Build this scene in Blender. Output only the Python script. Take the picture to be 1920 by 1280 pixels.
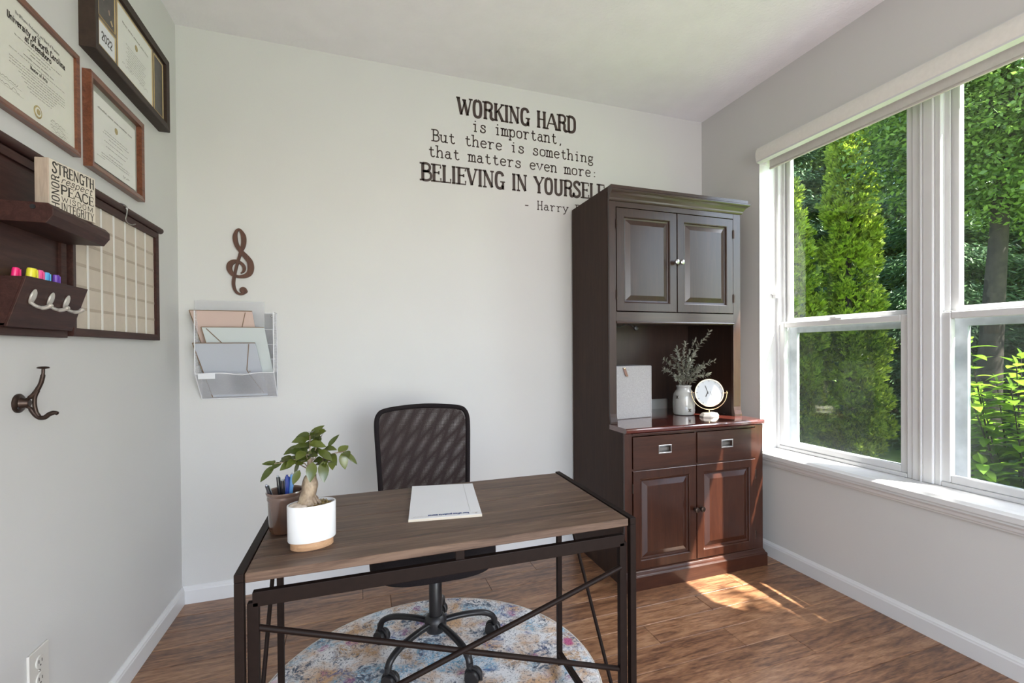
import bpy, math, random
import numpy as np
from mathutils import Vector, Matrix
random.seed(7)
for o in list(bpy.data.objects): bpy.data.objects.remove(o, do_unlink=True)
scene = bpy.context.scene
COL = scene.collection
pi = math.pi

# ------------------------------------------------------------------ camera
cam_data = bpy.data.cameras.new('camera')
cam = bpy.data.objects.new('camera', cam_data); COL.objects.link(cam)
cam_data.sensor_width = 36.0
cam_data.lens = 893.13 * 36.0 / 1920.0
cam_data.shift_x = -36.45 / 1920.0
cam_data.shift_y = 22.29 / 1920.0
cam_data.clip_start = 0.02; cam_data.clip_end = 300
yaw, pitch, roll = 0.343, -0.008, -0.007
f_ = Vector((math.sin(yaw)*math.cos(pitch), math.cos(yaw)*math.cos(pitch), math.sin(pitch)))
r_ = Vector((math.cos(yaw), -math.sin(yaw), 0)); u_ = r_.cross(f_)
r2 = r_*math.cos(roll) + u_*math.sin(roll); u2 = -r_*math.sin(roll) + u_*math.cos(roll)
cam.matrix_world = Matrix(((r2.x, u2.x, -f_.x, 0.813), (r2.y, u2.y, -f_.y, -2.686), (r2.z, u2.z, -f_.z, 1.197), (0, 0, 0, 1)))
scene.camera = cam

# ------------------------------------------------------------------ light
scene.view_settings.view_transform = 'Standard'
scene.view_settings.look = 'None'
scene.view_settings.gamma = 1.0
scene.view_settings.use_curve_mapping = False
scene.view_settings.exposure = 0.0

SUN_DIR = Vector((-0.37, 0.51, -1.0)).normalized()      # direction the light travels
world = bpy.data.worlds.new('sky'); scene.world = world; world.use_nodes = True
nt = world.node_tree; nt.nodes.clear()
sky = nt.nodes.new('ShaderNodeTexSky'); sky.sky_type = 'NISHITA'; sky.sun_disc = False
sky.sun_elevation = math.asin(-SUN_DIR.z); sky.sun_rotation = math.atan2(-SUN_DIR.x, -SUN_DIR.y)
sky.air_density = 1.0; sky.dust_density = 1.5; sky.ozone_density = 1.0
bg = nt.nodes.new('ShaderNodeBackground'); bg.inputs['Strength'].default_value = 1.0
wo = nt.nodes.new('ShaderNodeOutputWorld')
nt.links.new(sky.outputs[0], bg.inputs[0]); nt.links.new(bg.outputs[0], wo.inputs[0])

sun_data = bpy.data.lights.new('sun', 'SUN'); sun_data.energy = 46.0; sun_data.angle = 0.009
sun_data.color = (1.0, 0.95, 0.87)
sun = bpy.data.objects.new('sun', sun_data); COL.objects.link(sun)
sun.rotation_euler = SUN_DIR.to_track_quat('-Z', 'Y').to_euler(); sun.location = (6, -2, 9)

def area_light(name, loc, target, sx, sy, energy, color):
    d = bpy.data.lights.new(name, 'AREA'); d.shape = 'RECTANGLE'; d.size = sx; d.size_y = sy
    d.energy = energy; d.color = color
    o = bpy.data.objects.new(name, d); COL.objects.link(o); o.location = loc
    o.rotation_euler = (Vector(target) - Vector(loc)).to_track_quat('-Z', 'Y').to_euler()
    return o
# added fill lamp behind the camera, brightening the walls and ceiling
area_light('room_fill', (2.15, -4.5, 1.3), (0.5, -1.0, 1.75), 1.7, 1.9, 84, (0.97, 0.975, 1.0))
# added lamp outside, above the view, boosting the sky light through the window
area_light('window_fill', (4.9, -1.35, 3.7), (2.2, -1.3, 0.9), 2.4, 1.8, 165, (0.90, 0.92, 1.0))

# ------------------------------------------------------------------ materials
MATS = {}
def lin(c):
    return tuple((x/12.92 if x <= 0.04045 else ((x+0.055)/1.055)**2.4) for x in c)
def newmat(name):
    m = bpy.data.materials.new(name); m.use_nodes = True
    n = m.node_tree; b = n.nodes['Principled BSDF']; MATS[name] = m
    return m, n, b
def nd(n, t, **kw):
    x = n.nodes.new(t)
    for k, v in kw.items(): setattr(x, k, v)
    return x
def simple(name, col, rough=0.5, metal=0.0, spec=0.5, coat=0.0, coatr=0.1, var=0.06, scale=30, bump=0.0, bscale=200, sheen=0.0, trans=0.0):
    """plain procedural surface: base colour with slight noise variation plus fine relief"""
    m, n, b = newmat(name)
    tc = nd(n, 'ShaderNodeTexCoord')
    ns = nd(n, 'ShaderNodeTexNoise'); ns.inputs['Scale'].default_value = scale; ns.inputs['Detail'].default_value = 4
    n.links.new(tc.outputs['Object'], ns.inputs['Vector'])
    rp = nd(n, 'ShaderNodeValToRGB')
    a = tuple(max(0, x*(1-var)) for x in col); c = tuple(min(1, x*(1+var)) for x in col)
    rp.color_ramp.elements[0].position = 0.3; rp.color_ramp.elements[1].position = 0.7
    rp.color_ramp.elements[0].color = (*a, 1); rp.color_ramp.elements[1].color = (*c, 1)
    n.links.new(ns.outputs['Fac'], rp.inputs['Fac']); n.links.new(rp.outputs[0], b.inputs['Base Color'])
    b.inputs['Roughness'].default_value = rough; b.inputs['Metallic'].default_value = metal
    b.inputs['Specular IOR Level'].default_value = spec
    b.inputs['Coat Weight'].default_value = coat; b.inputs['Coat Roughness'].default_value = coatr
    if sheen: b.inputs['Sheen Weight'].default_value = sheen
    if bump:
        n2 = nd(n, 'ShaderNodeTexNoise'); n2.inputs['Scale'].default_value = bscale; n2.inputs['Detail'].default_value = 3
        n.links.new(tc.outputs['Object'], n2.inputs['Vector'])
        bp = nd(n, 'ShaderNodeBump'); bp.inputs['Strength'].default_value = bump; bp.inputs['Distance'].default_value = 0.002
        n.links.new(n2.outputs['Fac'], bp.inputs['Height']); n.links.new(bp.outputs[0], b.inputs['Normal'])
    return m
def wood(name, dark, mid, light, rough=0.4, axis='X', stretch=12, scale=3.0, coat=0.0, rand=False, spec=0.5, fine=0.35, coatr=0.1, rings=0.0, varia=0.25, bmp=0.12):
    """streaky wood grain running along one axis; rand gives every object its own piece of the pattern"""
    m, n, b = newmat(name)
    tc = nd(n, 'ShaderNodeTexCoord'); mp = nd(n, 'ShaderNodeMapping')
    s = {'X': (1, stretch, stretch), 'Y': (stretch, 1, stretch), 'Z': (stretch, stretch, 1)}[axis]
    mp.inputs['Scale'].default_value = s
    n.links.new(tc.outputs['Object'], mp.inputs['Vector'])
    vec = mp.outputs[0]
    if rand:
        oi = nd(n, 'ShaderNodeObjectInfo'); mu = nd(n, 'ShaderNodeMath', operation='MULTIPLY'); mu.inputs[1].default_value = 57.0
        n.links.new(oi.outputs['Random'], mu.inputs[0])
        va = nd(n, 'ShaderNodeVectorMath', operation='ADD'); n.links.new(vec, va.inputs[0]); n.links.new(mu.outputs[0], va.inputs[1]); vec = va.outputs[0]
    n1 = nd(n, 'ShaderNodeTexNoise'); n1.inputs['Scale'].default_value = scale; n1.inputs['Detail'].default_value = 8
    n1.inputs['Roughness'].default_value = 0.62; n1.inputs['Distortion'].default_value = 1.2
    n.links.new(vec, n1.inputs['Vector'])
    n2 = nd(n, 'ShaderNodeTexNoise'); n2.inputs['Scale'].default_value = scale*7; n2.inputs['Detail'].default_value = 5
    n.links.new(vec, n2.inputs['Vector'])
    mx = nd(n, 'ShaderNodeMath', operation='MULTIPLY_ADD'); mx.inputs[1].default_value = fine
    n.links.new(n2.outputs['Fac'], mx.inputs[0]); n.links.new(n1.outputs['Fac'], mx.inputs[2])
    fac = mx.outputs[0]
    if rings:
        # cathedral figure: bands of a strongly stretched noise
        n3 = nd(n, 'ShaderNodeTexNoise'); n3.inputs['Scale'].default_value = 1.1; n3.inputs['Detail'].default_value = 1.5; n3.inputs['Distortion'].default_value = 0.6
        n.links.new(vec, n3.inputs['Vector'])
        m3 = nd(n, 'ShaderNodeMath', operation='MULTIPLY'); m3.inputs[1].default_value = 60; n.links.new(n3.outputs['Fac'], m3.inputs[0])
        s3 = nd(n, 'ShaderNodeMath', operation='SINE'); n.links.new(m3.outputs[0], s3.inputs[0])
        a3 = nd(n, 'ShaderNodeMath', operation='MULTIPLY_ADD'); a3.inputs[1].default_value = rings; n.links.new(s3.outputs[0], a3.inputs[0]); n.links.new(fac, a3.inputs[2])
        fac = a3.outputs[0]
    if rand:
        a4 = nd(n, 'ShaderNodeMath', operation='MULTIPLY_ADD'); a4.inputs[1].default_value = varia; n.links.new(oi.outputs['Random'], a4.inputs[0]); n.links.new(fac, a4.inputs[2])
        s4 = nd(n, 'ShaderNodeMath', operation='SUBTRACT'); s4.inputs[1].default_value = varia/2; n.links.new(a4.outputs[0], s4.inputs[0]); fac = s4.outputs[0]
    rp = nd(n, 'ShaderNodeValToRGB'); cr = rp.color_ramp
    c0 = 0.5 + fine*0.5
    cr.elements[0].position = c0-0.22; cr.elements[0].color = (*dark, 1)
    cr.elements[1].position = c0+0.22; cr.elements[1].color = (*light, 1)
    e = cr.elements.new(c0); e.color = (*mid, 1)
    n.links.new(fac, rp.inputs['Fac']); n.links.new(rp.outputs[0], b.inputs['Base Color'])
    b.inputs['Roughness'].default_value = rough; b.inputs['Coat Weight'].default_value = coat; b.inputs['Coat Roughness'].default_value = coatr
    b.inputs['Specular IOR Level'].default_value = spec
    bp = nd(n, 'ShaderNodeBump'); bp.inputs['Strength'].default_value = bmp; bp.inputs['Distance'].default_value = 0.002
    n.links.new(fac, bp.inputs['Height']); n.links.new(bp.outputs[0], b.inputs['Normal'])
    return m

simple('wall_paint', (0.595, 0.590, 0.580), 0.55, spec=0.3, var=0.012, scale=3, bump=0.15, bscale=260)
simple('ceiling_paint', (0.86, 0.845, 0.875), 0.9, spec=0.1, var=0.02, scale=8, bump=0.9, bscale=75)
simple('trim_white', (0.66, 0.66, 0.665), 0.32, var=0.01, scale=4, bump=0.02)
simple('vinyl_white', (0.62, 0.62, 0.63), 0.35, var=0.015, scale=12)
simple('vinyl_grey', (0.42, 0.45, 0.50), 0.45, var=0.12, scale=25)
simple('shade_fabric', (0.74, 0.72, 0.68), 0.8, var=0.03, scale=60, bump=0.2, bscale=600)
simple('hem_fabric', (0.52, 0.49, 0.46), 0.8, var=0.05, scale=60)
wood('floor_wood', (0.085, 0.036, 0.018), (0.215, 0.102, 0.050), (0.34, 0.185, 0.098), 0.36, 'X', 6.5, 4.2, rand=True, coat=0.3, coatr=0.2, fine=0.55, rings=0.05, varia=0.16)
wood('desk_wood', (0.034, 0.018, 0.011), (0.092, 0.052, 0.033), (0.155, 0.096, 0.064), 0.5, 'X', 16, 3.0, rand=True, fine=0.4, varia=0.12)
wood('espresso', (0.022, 0.010, 0.007), (0.031, 0.014, 0.009), (0.042, 0.019, 0.013), 0.36, 'Z', 14, 2.5, coat=0.28, coatr=0.2, spec=0.42, bmp=0.025)
wood('espresso_side', (0.025, 0.012, 0.008), (0.035, 0.017, 0.011), (0.046, 0.023, 0.015), 0.6, 'Z', 14, 2.5, coat=0.0, spec=0.25, bmp=0.025)
wood('espresso_h', (0.026, 0.013, 0.009), (0.036, 0.018, 0.012), (0.048, 0.024, 0.016), 0.34, 'X', 14, 2.5, coat=0.32, coatr=0.16, spec=0.45, bmp=0.025)
wood('mahogany_red', (0.023, 0.0062, 0.003), (0.035, 0.0100, 0.0048), (0.049, 0.0150, 0.0072), 0.34, 'Z', 12, 2.5, coat=0.35, coatr=0.14, spec=0.35, bmp=0.025)
wood('mahogany_red_h', (0.023, 0.0062, 0.003), (0.035, 0.0100, 0.0048), (0.049, 0.0150, 0.0072), 0.34, 'X', 12, 2.5, coat=0.35, coatr=0.14, spec=0.35, bmp=0.025)
wood('counter_red', (0.05, 0.010, 0.008), (0.085, 0.018, 0.013), (0.12, 0.030, 0.020), 0.16, 'X', 10, 3, coat=1.0, coatr=0.05, bmp=0.025)
wood('frame_brown', (0.075, 0.022, 0.010), (0.15, 0.048, 0.022), (0.21, 0.075, 0.036), 0.35, 'Y', 14, 4, coat=0.3)
wood('shelf_dark', (0.026, 0.010, 0.008), (0.042, 0.016, 0.013), (0.062, 0.025, 0.019), 0.5, 'Y', 14, 4, coat=0.0, spec=0.25)
wood('pot_wood', (0.36, 0.20, 0.11), (0.46, 0.27, 0.15), (0.55, 0.34, 0.20), 0.5, 'X', 12, 8)
wood('block_side', (0.36, 0.28, 0.22), (0.42, 0.33, 0.26), (0.48, 0.38, 0.30), 0.7, 'Z', 12, 8)
wood('clef_wood', (0.060, 0.024, 0.014), (0.088, 0.036, 0.022), (0.12, 0.05, 0.03), 0.6, 'Z', 10, 6)
simple('frame_black', (0.036, 0.022, 0.016), 0.55, spec=0.3, var=0.2, scale=60, bump=0.1)
simple('iron', (0.013, 0.0075, 0.006), 0.5, metal=0.0, spec=0.12, var=0.12, scale=60, bump=0.06, bscale=500)
simple('bronze', (0.050, 0.032, 0.025), 0.38, metal=0.7, var=0.25, scale=60, bump=0.1)
simple('black_plastic', (0.014, 0.013, 0.014), 0.42, var=0.15)
simple('black_paint', (0.012, 0.011, 0.012), 0.38, var=0.1, coat=0.1, spec=0.35)
simple('black_fabric', (0.016, 0.013, 0.014), 0.95, var=0.25, scale=300, bump=0.4, bscale=900, spec=0.1)
simple('mesh_thread', (0.034, 0.021, 0.020), 0.7, var=0.2, scale=100, spec=0.3)
simple('nickel', (0.38, 0.37, 0.36), 0.28, metal=1.0, var=0.05)
simple('brass', (0.62, 0.50, 0.32), 0.25, metal=1.0, var=0.05)
simple('satin_hook', (0.60, 0.57, 0.52), 0.35, metal=0.6, var=0.05)
simple('paper', (0.68, 0.69, 0.72), 0.8, var=0.01, scale=10)
simple('diploma_paper', (0.66, 0.655, 0.58), 0.7, var=0.025, scale=8)
simple('pale_paper', (0.70, 0.70, 0.665), 0.7, var=0.02, scale=8)
simple('ink', (0.045, 0.04, 0.034), 0.7, var=0.1)
simple('ink_soft', (0.16, 0.15, 0.12), 0.8, var=0.1)
simple('blue_ink', (0.03, 0.06, 0.22), 0.6, var=0.1)
simple('vinyl_letter', (0.045, 0.027, 0.022), 0.45, var=0.1)
simple('mat_taupe', (0.20, 0.16, 0.12), 0.8, var=0.06)
simple('photo_dark', (0.055, 0.045, 0.04), 0.35, var=0.4, scale=35)
simple('photo_skin', (0.50, 0.34, 0.26), 0.5, var=0.1)
simple('gold_fillet', (0.55, 0.42, 0.22), 0.4, metal=0.4, var=0.1)
simple('seal_gold', (0.42, 0.34, 0.16), 0.5, metal=0.3, var=0.3, scale=300)
simple('float_mat', (0.38, 0.39, 0.35), 0.3, var=0.04)
simple('calendar_fabric', (0.55, 0.48, 0.40), 0.8, var=0.03, scale=40)
simple('ribbon_white', (0.74, 0.72, 0.68), 0.7, var=0.02)
simple('ribbon_tan', (0.42, 0.35, 0.28), 0.7, var=0.03)
simple('cream_block', (0.62, 0.56, 0.46), 0.8, var=0.03, scale=40)
simple('wire_white', (0.72, 0.72, 0.75), 0.4, var=0.02)
simple('wire_mesh', (0.50, 0.50, 0.53), 0.45, metal=0.2, var=0.03)
simple('env_pink', (0.56, 0.42, 0.37), 0.7, var=0.05, scale=6)
simple('env_white', (0.52, 0.56, 0.56), 0.7, var=0.02, scale=6)
simple('env_grey', (0.44, 0.46, 0.51), 0.7, var=0.02, scale=6)
simple('env_rim', (0.20, 0.13, 0.08), 0.6, var=0.1)
simple('linen_box', (0.34, 0.325, 0.32), 0.95, var=0.16, scale=260, bump=0.6, bscale=700)
simple('leather_tab', (0.20, 0.10, 0.07), 0.5, var=0.1)
simple('ceramic_grey', (0.40, 0.40, 0.38), 0.12, coat=0.6, var=0.04, scale=40)
simple('clock_face', (0.55, 0.58, 0.60), 0.35, var=0.01)
simple('white_stone', (0.72, 0.66, 0.58), 0.5, var=0.06, scale=30)
simple('sage_leaf', (0.27, 0.275, 0.22), 0.6, var=0.35, scale=40)
simple('sage_stem', (0.12, 0.10, 0.07), 0.7, var=0.2)
simple('pot_white', (0.68, 0.69, 0.70), 0.45, var=0.01)
simple('soil', (0.16, 0.10, 0.05), 0.95, var=0.6, scale=120, bump=1.0, bscale=150)
simple('stone_pebble', (0.52, 0.44, 0.36), 0.7, var=0.15, scale=60)
simple('moss', (0.22, 0.16, 0.06), 0.9, var=0.5, scale=90)
simple('pen_black', (0.015, 0.015, 0.02), 0.25, var=0.1, coat=0.5)
simple('pen_blue', (0.03, 0.06, 0.30), 0.25, var=0.1, coat=0.5)
simple('pen_silver', (0.50, 0.55, 0.62), 0.25, metal=0.7, var=0.05)
simple('pen_cyan', (0.12, 0.30, 0.62), 0.25, var=0.1, coat=0.5)
simple('hl_pink', (0.75, 0.02, 0.16), 0.35, var=0.05)
simple('hl_yellow', (0.80, 0.72, 0.05), 0.35, var=0.03)
simple('hl_rose', (0.80, 0.10, 0.30), 0.35, var=0.03)
simple('hl_blue', (0.10, 0.42, 0.75), 0.35, var=0.03)
simple('hl_purple', (0.16, 0.06, 0.42), 0.35, var=0.03)
simple('outlet_plate', (0.62, 0.60, 0.56), 0.4, var=0.01)
simple('outlet_slot', (0.03, 0.025, 0.02), 0.6, var=0.1)
simple('exterior_siding', (0.55, 0.54, 0.50), 0.8, var=0.05)
simple('rug_edge', (0.55, 0.52, 0.47), 0.95, var=0.15, scale=200, bump=0.5)
simple('bark', (0.028, 0.021, 0.016), 0.9, var=0.5, scale=18, bump=1.0, bscale=30)

def glass_mat():
    m, n, b = newmat('window_glass'); n.nodes.remove(b); out = [x for x in n.nodes if x.type == 'OUTPUT_MATERIAL'][0]
    tr = nd(n, 'ShaderNodeBsdfTransparent'); tr.inputs[0].default_value = (0.965, 0.98, 0.97, 1)
    gl = nd(n, 'ShaderNodeBsdfGlossy'); gl.inputs['Roughness'].default_value = 0.0; gl.inputs[0].default_value = (1, 1, 1, 1)
    # Schlick reflectance, the same from either face of the pane
    ge = nd(n, 'ShaderNodeNewGeometry'); dt = nd(n, 'ShaderNodeVectorMath', operation='DOT_PRODUCT'); n.links.new(ge.outputs['Incoming'], dt.inputs[0]); n.links.new(ge.outputs['Normal'], dt.inputs[1])
    ab = nd(n, 'ShaderNodeMath', operation='ABSOLUTE'); n.links.new(dt.outputs['Value'], ab.inputs[0])
    su = nd(n, 'ShaderNodeMath', operation='SUBTRACT'); su.inputs[0].default_value = 1.0; n.links.new(ab.outputs[0], su.inputs[1])
    pw = nd(n, 'ShaderNodeMath', operation='POWER'); pw.inputs[1].default_value = 5.0; n.links.new(su.outputs[0], pw.inputs[0])
    fr = nd(n, 'ShaderNodeMath', operation='MULTIPLY_ADD'); fr.inputs[1].default_value = 0.9; fr.inputs[2].default_value = 0.02; n.links.new(pw.outputs[0], fr.inputs[0])
    mx = nd(n, 'ShaderNodeMixShader'); n.links.new(fr.outputs[0], mx.inputs[0]); n.links.new(tr.outputs[0], mx.inputs[1]); n.links.new(gl.outputs[0], mx.inputs[2])
    n.links.new(mx.outputs[0], out.inputs[0])
glass_mat()
def screen_mat():
    """insect screen: fine weave seen as a partly transparent grey veil"""
    m, n, b = newmat('insect_screen'); out = [x for x in n.nodes if x.type == 'OUTPUT_MATERIAL'][0]
    b.inputs['Base Color'].default_value = (0.05, 0.055, 0.06, 1); b.inputs['Roughness'].default_value = 0.8
    tr = nd(n, 'ShaderNodeBsdfTransparent'); mx = nd(n, 'ShaderNodeMixShader'); mx.inputs[0].default_value = 0.30
    n.links.new(tr.outputs[0], mx.inputs[1]); n.links.new(b.outputs[0], mx.inputs[2]); n.links.new(mx.outputs[0], out.inputs[0])
screen_mat()
def sheet_mat():
    m, n, b = newmat('clear_sheet'); out = [x for x in n.nodes if x.type == 'OUTPUT_MATERIAL'][0]
    b.inputs['Base Color'].default_value = (0.75, 0.75, 0.78, 1); b.inputs['Roughness'].default_value = 0.2
    tr = nd(n, 'ShaderNodeBsdfTransparent'); mx = nd(n, 'ShaderNodeMixShader'); mx.inputs[0].default_value = 0.35
    n.links.new(tr.outputs[0], mx.inputs[1]); n.links.new(b.outputs[0], mx.inputs[2]); n.links.new(mx.outputs[0], out.inputs[0])
sheet_mat()
def leaf_mat(name, c1, c2, rough=0.45, trans=0.35, scale=1.5):
    m, n, b = newmat(name); out = [x for x in n.nodes if x.type == 'OUTPUT_MATERIAL'][0]
    g = nd(n, 'ShaderNodeNewGeometry'); ns = nd(n, 'ShaderNodeTexNoise'); ns.inputs['Scale'].default_value = scale; ns.inputs['Detail'].default_value = 3
    tc = nd(n, 'ShaderNodeTexCoord'); n.links.new(tc.outputs['Object'], ns.inputs['Vector'])
    ad = nd(n, 'ShaderNodeMath', operation='MULTIPLY_ADD'); ad.inputs[1].default_value = 0.5; n.links.new(g.outputs['Random Per Island'], ad.inputs[0])
    n.links.new(ns.outputs['Fac'], ad.inputs[2])
    rp = nd(n, 'ShaderNodeValToRGB'); rp.color_ramp.elements[0].position = 0.45; rp.color_ramp.elements[1].position = 1.05
    rp.color_ramp.elements[0].color = (*c1, 1); rp.color_ramp.elements[1].color = (*c2, 1)
    n.links.new(ad.outputs[0], rp.inputs['Fac']); n.links.new(rp.outputs[0], b.inputs['Base Color'])
    b.inputs['Roughness'].default_value = rough
    tl = nd(n, 'ShaderNodeBsdfTranslucent'); n.links.new(rp.outputs[0], tl.inputs[0])
    mx = nd(n, 'ShaderNodeMixShader'); mx.inputs[0].default_value = trans
    n.links.new(b.outputs[0], mx.inputs[1]); n.links.new(tl.outputs[0], mx.inputs[2]); n.links.new(mx.outputs[0], out.inputs[0])
    return m
leaf_mat('arborvitae_leaf', (0.045, 0.11, 0.014), (0.42, 0.54, 0.06), 0.5, 0.4)
leaf_mat('conifer_leaf', (0.028, 0.070, 0.035), (0.13, 0.23, 0.10), 0.5, 0.3)
leaf_mat('broad_leaf', (0.026, 0.070, 0.018), (0.21, 0.32, 0.07), 0.45, 0.45)
leaf_mat('shrub_leaf', (0.12, 0.25, 0.02), (0.32, 0.48, 0.05), 0.35, 0.5)
leaf_mat('ficus_leaf', (0.030, 0.045, 0.008), (0.095, 0.115, 0.020), 0.25, 0.12, scale=12)
leaf_mat('lawn_grass', (0.05, 0.13, 0.02), (0.16, 0.30, 0.05), 0.8, 0.1)

def ground_mat():
    m, n, b = newmat('lawn')
    tc = nd(n, 'ShaderNodeTexCoord'); ns = nd(n, 'ShaderNodeTexNoise'); ns.inputs['Scale'].default_value = 0.6; ns.inputs['Detail'].default_value = 8
    n.links.new(tc.outputs['Object'], ns.inputs['Vector'])
    rp = nd(n, 'ShaderNodeValToRGB'); cr = rp.color_ramp
    cr.elements[0].position = 0.38; cr.elements[0].color = (0.045, 0.030, 0.016, 1); cr.elements[1].position = 0.62; cr.elements[1].color = (0.17, 0.30, 0.05, 1)
    e = cr.elements.new(0.46); e.color = (0.08, 0.16, 0.025, 1)
    n.links.new(ns.outputs['Fac'], rp.inputs['Fac']); n.links.new(rp.outputs[0], b.inputs['Base Color']); b.inputs['Roughness'].default_value = 0.9
ground_mat()
def glaze_mat():
    """brown drip glaze cup: runs from grey-brown at the lip to rust at the foot (the glaze itself)"""
    m, n, b = newmat('brown_glaze')
    tc = nd(n, 'ShaderNodeTexCoord'); sp = nd(n, 'ShaderNodeSeparateXYZ'); n.links.new(tc.outputs['Generated'], sp.inputs[0])
    mp = nd(n, 'ShaderNodeMapping'); mp.inputs['Scale'].default_value = (60, 60, 6); n.links.new(tc.outputs['Object'], mp.inputs[0])
    ns = nd(n, 'ShaderNodeTexNoise'); ns.inputs['Scale'].default_value = 1.0; ns.inputs['Detail'].default_value = 5; n.links.new(mp.outputs[0], ns.inputs[0])
    ad = nd(n, 'ShaderNodeMath', operation='MULTIPLY_ADD'); ad.inputs[1].default_value = 0.5; n.links.new(ns.outputs['Fac'], ad.inputs[0]); n.links.new(sp.outputs[2], ad.inputs[2])
    rp = nd(n, 'ShaderNodeValToRGB'); cr = rp.color_ramp
    cr.elements[0].position = 0.15; cr.elements[0].color = (0.080, 0.032, 0.015, 1); cr.elements[1].position = 1.15; cr.elements[1].color = (0.14, 0.088, 0.068, 1)
    e = cr.elements.new(0.6); e.color = (0.075, 0.042, 0.030, 1)
    n.links.new(ad.outputs[0], rp.inputs[0]); n.links.new(rp.outputs[0], b.inputs['Base Color'])
    b.inputs['Roughness'].default_value = 0.15; b.inputs['Coat Weight'].default_value = 0.7
glaze_mat()
def bark_ficus():
    m, n, b = newmat('ficus_bark')
    tc = nd(n, 'ShaderNodeTexCoord'); mp = nd(n, 'ShaderNodeMapping'); mp.inputs['Scale'].default_value = (45, 45, 30); n.links.new(tc.outputs['Object'], mp.inputs[0])
    ns = nd(n, 'ShaderNodeTexNoise'); ns.inputs['Scale'].default_value = 1.2; ns.inputs['Detail'].default_value = 7; n.links.new(mp.outputs[0], ns.inputs[0])
    rp = nd(n, 'ShaderNodeValToRGB'); cr = rp.color_ramp
    cr.elements[0].position = 0.35; cr.elements[0].color = (0.10, 0.060, 0.035, 1); cr.elements[1].position = 0.68; cr.elements[1].color = (0.42, 0.33, 0.23, 1)
    n.links.new(ns.outputs['Fac'], rp.inputs[0]); n.links.new(rp.outputs[0], b.inputs['Base Color']); b.inputs['Roughness'].default_value = 0.6
    bp = nd(n, 'ShaderNodeBump'); bp.inputs['Strength'].default_value = 0.6; bp.inputs['Distance'].default_value = 0.003
    n.links.new(ns.outputs['Fac'], bp.inputs['Height']); n.links.new(bp.outputs[0], b.inputs['Normal'])
bark_ficus()
def rug_mat():
    """worn oriental pattern: cream ground, blurred blue and rust medallions, magenta flowers, mottled pile"""
    m, n, b = newmat('rug_pile')
    tc = nd(n, 'ShaderNodeTexCoord')
    dn = nd(n, 'ShaderNodeTexNoise'); dn.inputs['Scale'].default_value = 9; dn.inputs['Detail'].default_value = 5
    n.links.new(tc.outputs['Object'], dn.inputs['Vector'])
    vm = nd(n, 'ShaderNodeVectorMath', operation='MULTIPLY_ADD'); vm.inputs[1].default_value = (0.10, 0.10, 0.0)
    n.links.new(dn.outputs['Color'], vm.inputs[0]); n.links.new(tc.outputs['Object'], vm.inputs[2])
    P = vm.outputs[0]
    def noise(scale, detail=4, rough=0.6, vec=P):
        x = nd(n, 'ShaderNodeTexNoise'); x.inputs['Scale'].default_value = scale; x.inputs['Detail'].default_value = detail; x.inputs['Roughness'].default_value = rough
        n.links.new(vec, x.inputs['Vector']); return x.outputs['Fac']
    def ramp(fac, a, c):
        x = nd(n, 'ShaderNodeMapRange'); x.inputs[1].default_value = a; x.inputs[2].default_value = c; n.links.new(fac, x.inputs[0]); return x.outputs[0]
    def mix(fac, A, B):
        x = nd(n, 'ShaderNodeMix', data_type='RGBA'); n.links.new(fac, x.inputs[0])
        for i, v in ((6, A), (7, B)):
            if isinstance(v, tuple): x.inputs[i].default_value = (*v, 1)
            else: n.links.new(v, x.inputs[i])
        return x.outputs[2]
    def mul(a, c):
        x = nd(n, 'ShaderNodeMath', operation='MULTIPLY'); n.links.new(a, x.inputs[0])
        if isinstance(c, float): x.inputs[1].default_value = c
        else: n.links.new(c, x.inputs[1])
        return x.outputs[0]
    def add_off(off):
        x = nd(n, 'ShaderNodeVectorMath', operation='ADD'); x.inputs[1].default_value = off; n.links.new(P, x.inputs[0]); return x.outputs[0]
    speck = ramp(noise(95, 3, 0.7), 0.36, 0.60)
    speck2 = ramp(noise(70, 3, 0.7, add_off((3.1, 5.2, 0))), 0.44, 0.58)
    col = mix(ramp(noise(7.5), 0.46, 0.62), (0.72, 0.71, 0.71), (0.55, 0.33, 0.17))
    col = mix(mul(ramp(noise(6.5, 4, 0.6, add_off((7.7, 1.3, 0))), 0.51, 0.60), speck), col, (0.15, 0.36, 0.52))
    col = mix(mul(ramp(noise(9.0, 4, 0.6, add_off((2.7, 9.3, 0))), 0.54, 0.60), speck2), col, (0.04, 0.07, 0.12))
    col = mix(mul(ramp(noise(8.0, 3, 0.6, add_off((12.7, 4.3, 0))), 0.54, 0.62), speck), col, (0.42, 0.24, 0.10))
    # flowers on a loose grid: navy ring, magenta heart
    vo = nd(n, 'ShaderNodeTexVoronoi'); vo.inputs['Scale'].default_value = 5.5; vo.inputs['Randomness'].default_value = 0.75; n.links.new(P, vo.inputs['Vector'])
    d = vo.outputs['Distance']
    ring = nd(n, 'ShaderNodeValToRGB'); cr = ring.color_ramp
    cr.elements[0].position = 0.14; cr.elements[0].color = (0, 0, 0, 1); cr.elements[1].position = 0.42; cr.elements[1].color = (0, 0, 0, 1)
    e = cr.elements.new(0.24); e.color = (1, 1, 1, 1)
    n.links.new(d, ring.inputs[0])
    sep = nd(n, 'ShaderNodeSeparateColor'); n.links.new(vo.outputs['Color'], sep.inputs[0])
    col = mix(mul(mul(ring.outputs[0], ramp(sep.outputs[0], 0.25, 0.5)), speck2), col, (0.03, 0.06, 0.22))
    heart = ramp(d, 0.17, 0.10)
    col = mix(mul(mul(heart, ramp(sep.outputs[1], 0.3, 0.5)), 0.95), col, (0.42, 0.03, 0.16))
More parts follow.
